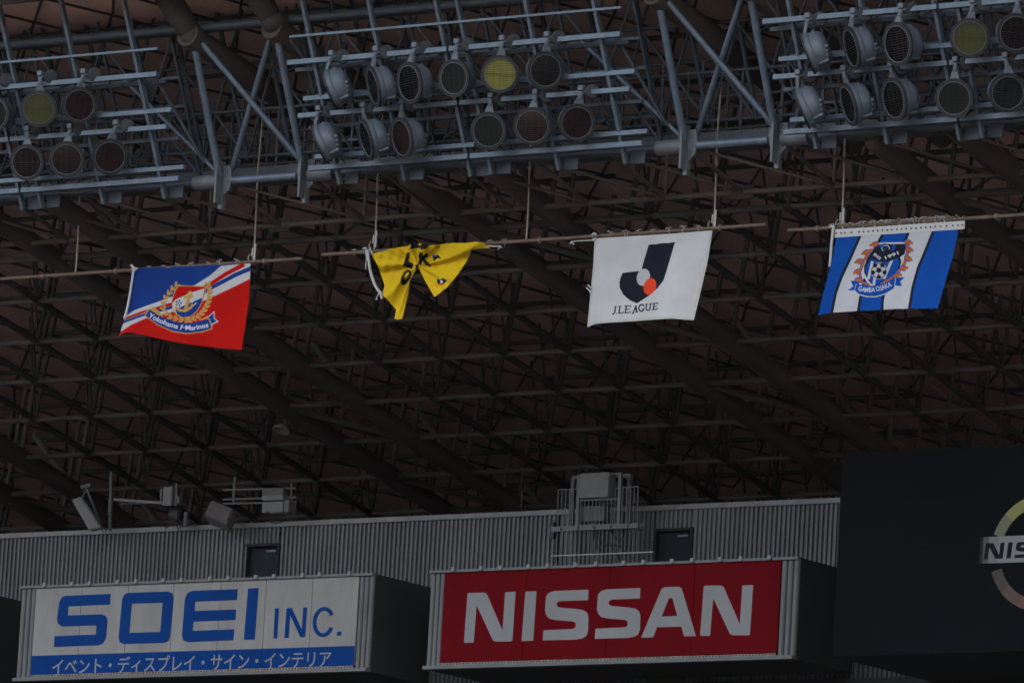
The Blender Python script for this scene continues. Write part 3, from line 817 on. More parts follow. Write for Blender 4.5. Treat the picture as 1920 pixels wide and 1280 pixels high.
pr.poly(z4([(752, 715), (820, 680), (815, 702)]), GOLD)
pr.text('Yokohama F·Marinos', z4([(418, 688), (480, 722), (560, 755), (640, 775), (720, 778), (822, 757)]), 33*k4, (.56, .56, .58), bold=.02)
xy, nu, nv, u, v = rect_flag([(248, 503), (330, 500), (470, 494)], [(222, 634), (229, 624), (244, 623), (270, 628), (310, 637), (350, 645), (400, 651), (453, 656)],
                             [(248, 503), (243, 540), (236, 590), (222, 634)], [(470, 494), (467, 560), (460, 610), (453, 656)])
dp = FY-.05-.42*v**1.3+.10*v*np.sin(7*u+1.5*v)+.03*v*np.sin(17*u+2*v)+.018*np.sin(23*u-9*v)*(.4+v)+.012*np.sin(2*np.pi*7.5*u)*np.exp(-9*v)
me = cloth_mesh('flag_cloth', xy, grid_faces(nu, nv), dp, pr, .7)
P = atY(360, 497, FY)
fl1 = flag('club_flag', 'red, white and blue flag with a gold-wreathed shield and ribbon', me, pz1,
           [(x, 500-(x-280)*.035) for x in (281, 308, 333, 361, 390, 413, 444)], P)
put('edge_tape', path_mesh([atY(*p, FY-.07-.3*i/5) for i, p in enumerate([(251, 500), (248, 525), (244, 550), (240, 572), (236, 588), (233, 598)])], .028, 6), M['whiter'], fl1)
put('corner_knot', path_mesh([atY(*p, FY-.09) for p in ((246, 497), (251, 503), (256, 507), (250, 510), (247, 505), (258, 503))], .03, 6), M['whiter'], fl1)

# ---------- white flag with the J mark
z6 = Z(1060, 400, 4.8); k6 = 1/4.8
pr = Print((.49, .487, .478))
pr.poly(z6([(750, 284), (790, 277), (815, 279), (850, 270), (880, 268), (900, 265), (915, 268), (988, 257), (905, 540), (882, 605), (830, 672), (750, 742), (650, 807), (640, 808), (580, 782), (522, 732), (488, 668), (487, 620), (495, 585), (515, 536), (600, 525), (660, 520), (685, 515), (702, 440)]), NAVY)
pr.ell(*z6([(702, 575)])[0], 58*k6, 78*k6, (.42, .415, .41), 18)
pr.ell(*z6([(761, 657)])[0], 55*k6, 77*k6, (.66, .055, .02), 18)
def serif(pr, zf, k, strokes, w, col):
    for a, b, wd in strokes: pr.line(zf([a, b]), wd*w*k, col)
def jl(pr):
    W = 13
    def L(pts, w=W): pr.line(z6(pts), w*k6, NAVY)
    L([(452, 840), (444, 890), (432, 906), (420, 906)], 13); L([(440, 838), (466, 835)], 7)
    pr.ell(*z6([(462, 900)])[0], 5*k6, 5*k6, NAVY)
    L([(490, 835), (484, 898)]); L([(476, 836), (508, 833)], 7); L([(474, 899), (524, 894)], 9); L([(520, 878), (521, 897)], 7)
    L([(548, 832), (541, 893)]); L([(532, 834), (592, 829)], 9); L([(531, 896), (586, 890)], 9); L([(546, 863), (578, 860)], 8); L([(590, 829), (588, 845)], 6); L([(584, 875), (586, 892)], 6)
    L([(640, 828), (606, 900)], 12); L([(632, 830), (642, 888)], 16); L([(596, 902), (620, 899)], 7); L([(628, 889), (654, 886)], 7)
    a = np.linspace(-.6, -5.6, 16); L([(686+25*math.cos(q)+3*math.sin(q)*-1, 850+30*math.sin(q)) for q in a], 13); L([(690, 858), (714, 855)], 8); L([(706, 856), (703, 878)], 9); L([(709, 826), (708, 840)], 6)
    L([(732, 815), (726, 856), (732, 870), (746, 872), (760, 864), (768, 812)], 12); L([(720, 817), (748, 814)], 7); L([(756, 814), (782, 811)], 7)
    L([(800, 810), (792, 865)]); L([(786, 811), (836, 806)], 9); L([(780, 867), (828, 862)], 9); L([(798, 838), (824, 836)], 8); L([(834, 806), (831, 822)], 6); L([(828, 846), (827, 863)], 6)
jl(pr)
# rust-coloured water stain along the hem by the lower corner
pr2 = [(1240, 420, 14), (1215, 560, 22), (1190, 700, 30), (1150, 800, 30), (1110, 880, 26)]
xy, nu, nv, u, v = rect_flag([(1115, 447), (1180, 443), (1260, 438), (1336, 432)], [(1101, 614), (1115, 607), (1140, 605), (1190, 602), (1240, 598), (1262, 597), (1280, 599), (1301, 600)],
                             [(1115, 447), (1112, 500), (1107, 550), (1101, 614)], [(1336, 432), (1327, 490), (1313, 550), (1301, 600)])
dp = FY-.05-.10*v-.38*v*u+.09*v*np.sin(5*u+1.2)+.03*v*np.sin(14*u+3*v)+.014*np.sin(2*np.pi*7.5*u)*np.exp(-8*v)+.012*np.sin(29*u+11*v)*u
me = cloth_mesh('flag_cloth', xy, grid_faces(nu, nv), dp, pr, .7)
ca = me.color_attributes['print']; buf = np.zeros(len(xy)*4, np.float32); ca.data.foreach_get('color', buf); buf = buf.reshape(-1, 4)
st = np.zeros(len(xy))
for (sx, sy, sr) in pr2:
    p = np.array(z6([(sx, sy)])[0]); st = np.maximum(st, np.exp(-((xy-p)**2).sum(1)/(sr*k6*1.8)**2))
nz = .5+.5*np.sin(xy[:, 0]*1.7+3*np.sin(xy[:, 1]*.31))*np.sin(xy[:, 1]*.9+2*np.sin(xy[:, 0]*.5))
buf[:, :3] *= 1-(st*nz)[:, None]*np.array([.10, .2, .27]); hem = ((v > .965) | (u > .975) | (u < .018)); buf[hem, :3] *= np.array([.9, .88, .84])
ca.data.foreach_set('color', buf.ravel())
P = atY(1225, 440, FY)
fl3 = flag('league_flag', 'white flag with a large black J mark and an orange-red dot', me, pz2,
           [(x, 445-(x-1120)*.068) for x in (1144, 1172, 1199, 1227, 1255, 1282, 1310)], P)
put('corner_tie', path_mesh([atY(*p, FY-.1) for p in ((1108, 540), (1103, 534), (1100, 540), (1106, 545), (1107, 550))], .018, 5), M['whiter'], fl3)
put('corner_cord', path_mesh([atY(*p, FY-.06) for p in ((1110, 440), (1115, 437), (1120, 441), (1116, 447), (1113, 452), (1112, 444), (1118, 440))], .024, 5), M['whiter'], fl3)
put('guy_cord', path_mesh([atY(*p, FY-.08) for p in ((1115, 450), (1100, 451), (1080, 452), (1071, 454), (1066, 457), (1074, 456), (1076, 459))], .014, 5), M['whiter'], fl3)

# ---------- blue and white striped club flag
z7 = Z(1500, 360, 4.9222); k7 = 1/4.9222
GB = (.005, .06, .30); pr = Print((.45, .45, .46)); OR = (.38, .10, .015)
S1 = [(575, 380), (555, 405), (470, 600), (380, 790), (330, 930), (293, 1115), (288, 1140)]
S2 = [(778, 365), (765, 388), (735, 440), (650, 640), (585, 850), (555, 985), (537, 1100), (534, 1130)]
S3 = [(1012, 350), (1000, 376), (930, 560), (850, 750), (785, 880), (762, 1000), (758, 1090), (758, 1120)]
S4 = [(1240, 340), (1228, 368), (1150, 560), (1090, 700), (1040, 880), (1008, 1075), (1006, 1110)]
pr.poly(z7([(100, 300), (575, 300)]+S1+[(100, 1200)]), GB)
pr.poly(z7(S2+S3[::-1]), GB)
pr.poly(z7([(1600, 300)]+S4+[(1600, 1200)]), GB)
for S in (S1, S2, S3, S4): pr.line(z7(S), 25*k7, NAVY)
# shield with white border
shd = [(690, 488), (790, 480), (870, 480), (978, 478), (968, 570), (925, 600), (935, 650), (905, 740), (835, 815), (690, 880), (630, 815), (590, 740), (592, 680), (615, 625), (650, 560)]
pr.poly(z7([(x+(x-770)*.12, y+(y-680)*.08) for x, y in shd]), (.45, .45, .46)); pr.poly(z7(shd), NAVY)
body = [(652, 618), (905, 610), (918, 650), (890, 735), (825, 800), (690, 865), (640, 805), (605, 740), (608, 685)]
pr.poly(z7(body), GB)
for a, b in (((668, 640), (630, 805)), ((850, 620), (775, 800)), ((690, 790), (680, 862))): pr.line(z7([a, b]), 24*k7, (.45, .45, .46))
pr.poly(z7([(705, 505), (760, 500), (735, 535), (745, 565), (775, 570), (800, 545), (840, 548), (870, 535), (885, 495), (962, 490), (958, 555), (910, 600), (830, 640), (735, 645), (690, 625), (640, 605), (670, 560)]), NAVY)
a = np.linspace(2.2, 6.6, 14); pr.line(z7([(790+35*math.cos(q), 520+28*math.sin(q)) for q in a]), 8*k7, (.45, .45, .46))
pr.line(z7([(770, 545), (785, 520), (800, 512)]), 10*k7, GB)
pr.poly(z7([(725, 495), (762, 480), (800, 470), (770, 500), (745, 520)]), GB); pr.poly(z7([(845, 480), (885, 492), (870, 535), (845, 545), (850, 515)]), GB)
pr.text('SINCE', z7([(675, 580), (735, 628)]), 26*k7, (.6, .6, .6), bold=.02); pr.text('1991', z7([(790, 620), (912, 572)]), 28*k7, (.6, .6, .6), bold=.02)
pr.ell(*z7([(727, 727)])[0], 75*k7, 78*k7, (.45, .45, .46), 15); pr.ell(*z7([(727, 727)])[0], 70*k7, 73*k7, NAVY, 15); pr.ell(*z7([(727, 727)])[0], 62*k7, 65*k7, (.42, .42, .42), 15)
pent = lambda cx, cy, r, ro: z7([(cx+r*math.cos(ro+q*1.2566), cy+r*math.sin(ro+q*1.2566)) for q in range(5)])
pr.poly(pent(727, 722, 28, .3), NAVY)
for q in range(5): pr.poly(pent(727+57*math.cos(.3+q*1.2566), 724+59*math.sin(.3+q*1.2566), 23, .3+3.14), NAVY); pr.line(z7([(727+22*math.cos(.3+q*1.2566), 722+22*math.sin(.3+q*1.2566)), (727+45*math.cos(.3+q*1.2566), 724+46*math.sin(.3+q*1.2566))]), 5*k7, NAVY)
# flame scrolls on both sides
flm = [((715, 455), (700, 500), (650, 490)), ((640, 535), (610, 570), (575, 570)), ((575, 620), (545, 650), (515, 650)), ((555, 715), (530, 745), (502, 745)), ((560, 810), (545, 815), (520, 805)),
       ((985, 445), (1000, 480), (1030, 470)), ((985, 510), (1010, 545), (1035, 540)), ((975, 590), (995, 620), (1028, 630)), ((930, 690), (960, 715), (988, 700)), ((880, 770), (900, 775), (925, 765))]
for pth in ([(712, 462), (640, 560), (585, 640), (550, 740), (565, 830), (640, 862)], [(985, 450), (992, 560), (965, 660), (905, 740), (830, 805), (740, 855)]):
    pr.line(z7(pth), 30*k7, GB); pr.line(z7(pth), 24*k7, OR, 16*k7)
for a_, b_, c_ in flm:
    an = math.degrees(math.atan2(c_[1]-a_[1], c_[0]-a_[0]))
    mx = (.3*a_[0]+.45*b_[0]+.25*c_[0], .3*a_[1]+.45*b_[1]+.25*c_[1])
    pr.ell(*z7([mx])[0], 42*k7, 27*k7, GB, an); pr.ell(*z7([mx])[0], 36*k7, 20*k7, OR, an)
    pr.ell(*z7([c_])[0], 13*k7, 13*k7, OR, an)
    pr.ell(*z7([(c_[0]*.8+b_[0]*.2+4, c_[1]*.8+b_[1]*.2+19)])[0], 13*k7, 10*k7, (.45, .45, .46), an)
# ribbon
pr.poly(z7([(468, 818), (540, 820), (560, 905), (440, 908), (490, 870)]), GB); pr.poly(z7([(860, 790), (968, 785), (925, 825), (942, 868), (860, 862)]), GB)
rib = [(525, 845), (600, 868), (690, 865), (780, 842), (875, 795), (865, 885), (790, 930), (700, 955), (620, 955), (545, 935), (510, 905)]
pr.poly(z7([(x+(x-690)*.05, y+(y-870)*.14+3) for x, y in rib]), (.45, .45, .46)); pr.poly(z7([(x+(x-690)*.02, y+(y-870)*.06) for x, y in rib]), NAVY); pr.poly(z7(rib), GB)
pr.text('GAMBA OSAKA', z7([(535, 908), (600, 924), (680, 922), (760, 905), (850, 868)]), 46*k7, (.5, .51, .53), bold=.015)
xy, nu, nv, u, v = rect_flag([(1568, 444), (1640, 440), (1720, 435), (1797, 430)], [(1534, 592), (1545, 588), (1558, 586), (1610, 583), (1680, 579), (1758, 578)],
                             [(1568, 444), (1562, 480), (1553, 515), (1541, 560), (1534, 592)], [(1797, 430), (1787, 480), (1772, 530), (1758, 578)])
dp = FY-.06-.5*v**1.2+.12*v*np.sin(4*u+.6)+.03*v*np.sin(15*u+2*v)+.015*np.sin(27*u-6*v)*(.3+v)+.25*np.exp(-u*9)*v**2
me = cloth_mesh('flag_cloth', xy, grid_faces(nu, nv), dp, pr, .7)
P = atY(1685, 425, FY)
fl4 = flag('striped_flag', 'blue and white striped flag with a shield crest, hung from a white perforated strip', me, pz3,
           [(1583+i*9.6+random.uniform(-2, 2), 0) for i in range(23)], P)
A_ = atY(1566, 437, FY-.05); B_ = atY(1809, 423, FY-.05); zc = (A_[2]+B_[2])/2
bar('header_strip', (A_[0], FY-.055, zc), (B_[0], FY-.055, zc), .02, .175, M['whitep'], fl4)
for (x, y) in [(z7([(q, 0)])[0][0], 0) for q in (342, 385, 422, 480, 550, 593, 636, 680, 723, 768, 810, 852, 898, 942, 985, 1030, 1075, 1120, 1165, 1210, 1252, 1298, 1356, 1412, 1462, 1502)]:
    X = atY(x, 430, FY-.05)[0]
    tube('grommet', (X, FY-.072, zc), (X, FY-.064, zc), .026, M['rust'], fl4, 10); tube('eyelet_hole', (X, FY-.076, zc), (X, FY-.0725, zc), .016, M['black'], fl4, 8)
put('edge_tape', path_mesh([atY(*p, FY-.08) for p in ((1563, 424), (1561, 440), (1559, 460), (1557, 490), (1556, 500))], .03, 6), M['whiter'], fl4)
put('corner_cord', path_mesh([atY(*p, FY-.07) for p in ((1555, 426), (1562, 424), (1568, 421), (1564, 428), (1559, 432), (1566, 430))], .026, 5), M['whiter'], fl4)
rp_ = [np.array([A_[0]+(B_[0]-A_[0])*s+.02*math.sin(s*71), FY-.06+.03*math.cos(s*150+2*math.sin(s*23)), pz3+.035+.03*math.sin(s*150+3*math.sin(s*17))*(.4+.6*math.sin(s*41)**2)+.02*math.sin(s*29)]) for s in np.linspace(0, 1, 320)]
put('lacing_cord', path_mesh(rp_, .011, 4), M['rope'], fl4)

# ---------- twisted yellow flag
z5 = Z(640, 400, 5.3333); k5 = 1/5.3333
YEL = (.62, .41, .012); pr = Print(YEL)
pr.poly(z5([(672, 362), (700, 325), (685, 300), (715, 280), (780, 288), (772, 318), (795, 322), (790, 345), (740, 350)]), NAVY)
pr.poly(z5([(795, 362), (790, 328), (815, 292), (855, 310), (872, 322), (850, 352), (825, 360)]), NAVY)
pr.poly(z5([(654, 392), (688, 388), (672, 478), (722, 502), (710, 560), (612, 522), (626, 492)]), NAVY)
pr.poly(z5([(785, 385), (815, 395), (812, 425), (860, 390), (872, 430), (835, 455), (905, 525), (890, 535), (835, 510), (812, 470), (798, 515), (772, 508), (768, 545), (742, 560), (742, 520), (768, 505), (780, 450), (770, 430)]), NAVY)
pr.poly(z5([(908, 418), (968, 412), (998, 455), (960, 450), (925, 482)]), NAVY); pr.poly(z5([(915, 415), (965, 412), (962, 426), (920, 430)]), (.03, .12, .35))
pr.ell(*z5([(646, 640)])[0], 44*k5, 84*k5, NAVY, 28); pr.ell(*z5([(654, 624)])[0], 17*k5, 38*k5, YEL, 28)
pr.poly(z5([(960, 650), (985, 665), (998, 660), (1010, 645), (1062, 670), (1030, 700), (1000, 720), (965, 710), (955, 680)]), NAVY)
pr.ell(*z5([(1002, 682)])[0], 13*k5, 15*k5, (.6, .55, .5)); pr.ell(*z5([(990, 708)])[0], 14*k5, 14*k5, (.75, .05, .02))
pr.line(z5([(932, 688), (965, 745)]), 7*k5, (.25, .17, .02))
lobes = [z5([(300, 408), (400, 382), (500, 352), (600, 335), (672, 326), (690, 300), (715, 286), (775, 290), (790, 305), (845, 316), (800, 420), (772, 500), (765, 525), (745, 572), (690, 655), (672, 790), (650, 880), (610, 1050), (570, 1062), (533, 1050), (548, 965), (490, 895), (412, 815), (432, 720), (400, 620), (360, 515)]),
         z5([(790, 312), (812, 298), (850, 312), (872, 320), (980, 312), (1100, 295), (1240, 296), (1360, 283), (1420, 300), (1490, 345), (1300, 362), (1270, 450), (1205, 555), (1130, 655), (1060, 738), (932, 838), (880, 750), (830, 662), (790, 580), (763, 525), (778, 440)])]
P = atY(800, 465, FY)
fl2 = thing('yellow_flag', tuple(P), 'yellow flag twisted and bunched under its pole, black letters showing', 'flag')
def lobe_mesh(poly, li, step=.75):
    Pn = np.array(poly); lo = Pn.min(0)-step; hi = Pn.max(0)+step
    xs = np.arange(lo[0], hi[0], step); ys = np.arange(lo[1], hi[1], step)
    gx, gy = np.meshgrid(xs, ys); pts = np.stack([gx.ravel(), gy.ravel()], 1); ins = inside(pts, Pn).reshape(gx.shape)
    # pull boundary points onto the traced outline so the hem is clean
    q = ins[:-1, :-1] | ins[1:, :-1] | ins[1:, 1:] | ins[:-1, 1:]
    idx = -np.ones(gx.size, int); ii = np.arange(gx.size).reshape(gx.shape)
    F4 = np.stack([ii[:-1, :-1], ii[1:, :-1], ii[1:, 1:], ii[:-1, 1:]], -1)[q]
    use = np.unique(F4); idx[use] = np.arange(len(use)); p = pts[use].copy()
    out = ~ins.ravel()[use]
    A = Pn; B = np.roll(Pn, -1, 0)
    po = p[out]; best = np.full(len(po), 1e9); bp = po.copy()
    for a, b in zip(A, B):
        d = b-a; t = np.clip(((po-a)@d)/(d@d), 0, 1); c = a+t[:, None]*d; e = ((po-c)**2).sum(1); m = e < best; best[m] = e[m]; bp[m] = c[m]
    p[out] = bp
    x, y = p[:, 0], p[:, 1]; kx, ky = z5([(768, 520)])[0]
    an = np.arctan2(y-ky, x-kx); rr = np.hypot(x-kx, y-ky)
    fold = np.clip(rr/30, 0, 1)
    if li == 0:
        d = FY-.26-.0016*(y-470)+.10*fold*np.sin(an*7+.4)+.045*fold*np.sin(an*17+rr*.03)+.02*np.sin(x*.35+y*.12)
    else:
        d = FY-.26-.0012*(y-470)+.11*fold*np.sin(an*8+1.2)*np.exp(-((y-475)/45)**2)+.05*fold*np.sin(an*19+rr*.05)*np.exp(-((y-470)/40)**2)+.09*np.sin((x-780)*.05+(y-470)*.03)+.015*np.sin(x*.3-y*.2)
    # scanline of the bunched hem along the pole
    return cloth_mesh('flag_cloth', p, idx[F4].tolist(), d, pr, step)
for i, lb in enumerate(lobes): put('cloth_fold', lobe_mesh(lb, i), None, fl2)
put('loose_tape', path_mesh([atY(*p, FY-.1) for p in z5([(262, 370), (268, 420), (278, 500), (292, 580), (315, 660), (340, 725), (370, 770), (398, 800), (408, 855)])], .034, 6), M['whiter'], fl2)
put('cord', path_mesh([atY(*p, FY-.08) for p in z5([(240, 370), (252, 440), (246, 500), (243, 560)])], .013, 5), M['whiter'], fl2)
put('tape_knot', path_mesh([atY(*p, FY-.12) for p in z5([(420, 760), (405, 800), (375, 800), (355, 840), (350, 868)])], .02, 5), M['whiter'], fl2)
put('corner_cord', path_mesh([atY(*p, FY-.07) for p in z5([(215, 355), (245, 345), (262, 380), (290, 345), (300, 385), (270, 400), (285, 360), (312, 405)])], .022, 5), M['whiter'], fl2)
put('corner_cord', path_mesh([atY(*p, FY-.08) for p in z5([(1470, 325), (1530, 330), (1590, 328), (1615, 345), (1585, 338), (1565, 362)])], .016, 5), M['whiter'], fl2)
put('corner_patch', mesh('corner_patch', [atY(*p, FY-.36) for p in z5([(540, 1015), (572, 1045), (565, 1064), (530, 1054)])], [(0, 1, 2, 3)]), M['whiter'], fl2)
for (x, y) in z5([(135, 0), (1485, 0), (1632, 0)]):
    X = atY(x, 470, FY)[0]; put('tie', TIE, None, fl2, Matrix.Translation((X, FY, pz2)) @ Matrix.Scale(.6, 4))

# ================================================================== REAR WALL
WY = 12.0
wt = atY(790, 967, WY)[2]; wb = atY(1650, 1269, WY)[2]
wallr = thing('corrugated_wall', (-10, WY, wb), 'grey corrugated metal wall behind the advertising boards', 'wall')
PER, DEP = .125, .05
def corr(x0, x1, z0, z1):
    V = []; x = x0; prof = []
    while x < x1:
        for dx, dy in ((0, 0), (.045, 0), (.065, -DEP), (.105, -DEP)): prof.append((x+dx, WY+dy))
        x += PER
    for px_, py_ in prof: V += [(px_, py_, z0), (px_, py_, z1)]
    return mesh('wall_sheet', V, [(2*i, 2*i+2, 2*i+3, 2*i+1) for i in range(len(prof)-1)])
d1a, d1b = atY(461, 1040, WY)[0], atY(525, 1040, WY)[0]; d1t = atY(493, 1019, WY)[2]
d2a, d2b = atY(1228, 1010, WY)[0], atY(1300, 1010, WY)[0]; d2t = atY(1264, 990, WY)[2]
for a, b, zz in ((-34, d1a, wb), (d1a, d1b, d1t), (d1b, d2a, wb), (d2a, d2b, d2t), (d2b, 14, wb)):
    put('wall_sheet', corr(a, b-.02, zz, wt-.1), M['wall'], wallr)
box('coping', (-10, WY+.02, wt-.06), (48, .2, .13), M['coping'], wallr, bevel=.015)
box('bottom_beam', (-10, WY+.1, wb-.16), (48, .35, .3), M['boxside'], wallr)
for a, b, zt_ in ((d1a, d1b, d1t), (d2a, d2b, d2t)):
    dr = box('door', ((a+b)/2, WY+.12, zt_-1.02), (b-a-.1, .05, 1.98), M['door'], wallr, bevel=.01)
    for xx in (a+.03, b-.03): box('door_jamb', (xx, WY+.06, zt_-1.0), (.07, .22, 2.0), M['door'], wallr)
    box('door_head', ((a+b)/2, WY+.06, zt_-.03), (b-a, .225, .07), M['door'], wallr)
    box('door_closer', ((a+b)/2+.2, WY+.07, zt_-.17), (.28, .05, .05), M['galv'], dr)
    box('door_handle', ((a+b)/2-.32, WY+.07, zt_-1.05), (.04, .05, .16), M['galv'], dr)
# dark backing behind the wall, keeps the space above it in shade
tag(box('inner_floor', (-10, 22, wb-.6), (50, 20, .4), M['conc']), kind='structure')

# ------------------------------------------------------------------ advertising boards
SY = 9.5
SX = {'soei': (float(atY(38, 1102, SY)[0]), -10.12), 'nissan': (-8.527, 1.46)}
ST, SB = 38.04, 35.76
def poly_prism(pts, y0, y1, holes=()):
    """flat letter cut from sheet: outline in X, Z"""
    bm = bmesh.new()
    loops = [pts]+list(holes); edges = []
    for lp in loops:
        vs_ = [bm.verts.new((p[0], y0, p[1])) for p in lp]
        edges += [bm.edges.new((vs_[i], vs_[(i+1) % len(vs_)])) for i in range(len(vs_))]
    r = bmesh.ops.triangle_fill(bm, use_beauty=True, edges=edges)
    fs = [f for f in bm.faces]
    ex = bmesh.ops.extrude_face_region(bm, geom=fs)
    bmesh.ops.translate(bm, vec=(0, y1-y0, 0), verts=[g for g in ex['geom'] if isinstance(g, bmesh.types.BMVert)])
    return bmesh_to(bm, 'letter')
def letter(pts, m, parent, Y, holes=(), th=.012):
    tr = lambda P: [(lambda q: (q[0], q[2]))(atY(x, y, Y)) for x, y in P]
    return put('letter', poly_prism(tr(pts), Y, Y+th, [tr(h) for h in holes]), m, parent)
def board(x0, x1, label, pl, pr_, seams, panel_mat, clips, name='advertising_board'):
    t = thing(name, ((x0+x1)/2, SY+1.2, SB), label, 'billboard')
    D = WY-DEP-.005-SY
    bx_ = box('box_body', ((x0+x1)/2, SY+.12+(D-.12)/2, (ST+SB)/2), (x1-x0-.02, D-.12, ST-SB-.02), M['boxside'], t)
    # frame: top rail, bottom lip, side columns of rounded ribs
    bar('top_rail', (x0, SY+.05, ST-.03), (x1, SY+.05, ST-.03), .14, .06, M['frame'], t)
    bar('bottom_lip', (x0, SY+.03, SB+.04), (x1, SY+.03, SB+.04), .2, .08, M['frame'], t)
    for a, b in ((x0, pl), (pr_, x1)):
        n = 3; w = (b-a)/n
        for k in range(n):
            V, Fc = lathe([(w*.46, 0), (w*.46, ST-SB-.155)], 12)
            put('side_rib', mesh('side_rib', V, Fc, True), M['frame'], t, Matrix.Translation((a+w*(k+.5), SY+.1, SB+.09)))
        box('side_plate', ((a+b)/2, SY+.11, (ST+SB)/2+.02), (b-a-.01, .02, ST-SB-.16), M['frame'], t)
    zs = [pl]+seams+[pr_]
    pans = []
    for k in range(len(zs)-1):
        pans.append(box('panel', ((zs[k]+zs[k+1])/2, SY+.055, (ST+SB)/2+.05), (zs[k+1]-zs[k]-.012, .04, ST-SB-.22), panel_mat, t, bevel=.004))
    box('panel_backing', ((pl+pr_)/2, SY+.09, (ST+SB)/2+.05), (pr_-pl, .02, ST-SB-.22), M['black'], t)
    # perforated strip along the lower edge
    bar('perforated_strip', (pl+.02, SY+.02, SB+.115), (pr_-.02, SY+.02, SB+.115), .02, .055, M['rust'], t)
    bm = bmesh.new(); xx = pl+.06
    while xx < pr_-.05:
        bm_box(bm, (xx, SY+.009, SB+.115), (.045, .006, .026)); xx += .088
    o = put('slot_row', bmesh_to(bm, 'slot_row'), M['black'], t); o['kind'] = 'stuff'
    for cx in clips:
        X = atY(cx, 1060, SY)[0]
        box('clip', (X, SY-.03, ST+.0), (.085, .08, .10), M['swhite'], t, bevel=.01)
    return t
pl_, pr_ = atY(66, 1105, SY)[0], atY(672, 1080, SY)[0]
seam = [atY(x, 1090, SY)[0] for x in (153, 240, 325, 413, 498, 585)]
t1 = board(*SX['soei'], 'white advertising board with blue SOEI INC. lettering and a blue lower band', pl_, pr_, seam, M['board'],
           [x/2.341 for x in (205, 325, 402, 525, 605, 725, 805, 930, 1010, 1130, 1210, 1335, 1410, 1540)])
LY = SY+.022
z8 = Z(0, 880, 3.0); z9 = Z(0, 1060, 2.3415)
letter(z8([(620, 698), (370, 708), (348, 717), (334, 742), (320, 840), (327, 865), (350, 880), (543, 873), (538, 926), (307, 935), (303, 995), (555, 985), (580, 972), (594, 945), (603, 850), (595, 823), (570, 812), (380, 819), (383, 767), (617, 757)]), M['sblue'], t1, LY)
letter(z8([(720, 692), (945, 684), (968, 695), (975, 720), (955, 935), (945, 962), (920, 972), (695, 979), (672, 968), (667, 940), (687, 730), (698, 702)]), M['sblue'], t1, LY, [z8([(740, 752), (915, 746), (901, 911), (726, 917)])])
letter(z8([(1085, 680), (1335, 671), (1331, 731), (1096, 741), (1092, 794), (1326, 785), (1322, 843), (1087, 853), (1082, 906), (1316, 896), (1311, 957), (1055, 968), (1030, 957), (1023, 930), (1040, 725), (1055, 692)]), M['sblue'], t1, LY)
letter(z8([(1395, 668), (1453, 665), (1431, 953), (1371, 955)]), M['sblue'], t1, LY)
letter(z9([(1207, 187), (1224, 186), (1216, 317), (1200, 318)]), M['sblue'], t1, LY)
letter(z9([(1258, 186), (1280, 185), (1325, 282), (1331, 183), (1348, 182), (1338, 312), (1318, 313), (1273, 214), (1266, 315), (1248, 316)]), M['sblue'], t1, LY)
ao = np.linspace(-.55, -5.85, 22); Cc = lambda rx, ry: [(1420+rx*math.cos(q)-ry*math.sin(q)*.06, 246+ry*math.sin(q)) for q in ao]
letter(z9(Cc(48, 66)+Cc(32, 50)[::-1]), M['sblue'], t1, LY)
letter(z9([(1480, 289), (1498, 288), (1496, 305), (1478, 306)]), M['sblue'], t1, LY)
zband = atY(60, 1229, SY)[2]; zband = (zband+atY(668, 1209, SY)[2])/2
zs = [pl_]+seam+[pr_]
for k in range(len(zs)-1):
    box('blue_band', ((zs[k]+zs[k+1])/2, LY+.006, (zband+SB+.145)/2), (zs[k+1]-zs[k]-.012, .012, zband-SB-.145), M['sblue'], t1)
me = text_mesh('イベント・ディスプレイ・サイン・インテリア', .008, .3)
vv = np.array([q.co for q in me.vertices]); mn, mx_ = vv.min(0), vv.max(0)
P0 = atY(*z9([(228, 480)])[0], LY); P1 = atY(*z9([(1455, 378)])[0], LY)
zlo = atY(*z9([(840, 462)])[0], LY)[2]; zhi = atY(*z9([(840, 388)])[0], LY)[2]
for q in me.vertices:
    a, b, c = q.co
    q.co = (P0[0]+(a-mn[0])/(mx_[0]-mn[0])*(P1[0]-P0[0]), LY-.003-.004*(c > 0), zlo+(b-mn[1])/(mx_[1]-mn[1])*(zhi-zlo))
cw_ = (P1[0]-P0[0])/20.7
grp = {}
for p in me.polygons:
    grp.setdefault(int((p.center.x-P0[0])/cw_+.0), []).append(tuple(p.vertices))
cox = [tuple(q.co) for q in me.vertices]
for fs_ in grp.values():
    ids = sorted({i for f in fs_ for i in f}); mp_ = {a: b for b, a in enumerate(ids)}
    put('small_letter', mesh('small_letter', [cox[i] for i in ids], [tuple(mp_[i] for i in f) for f in fs_]), M['swhite'], t1)

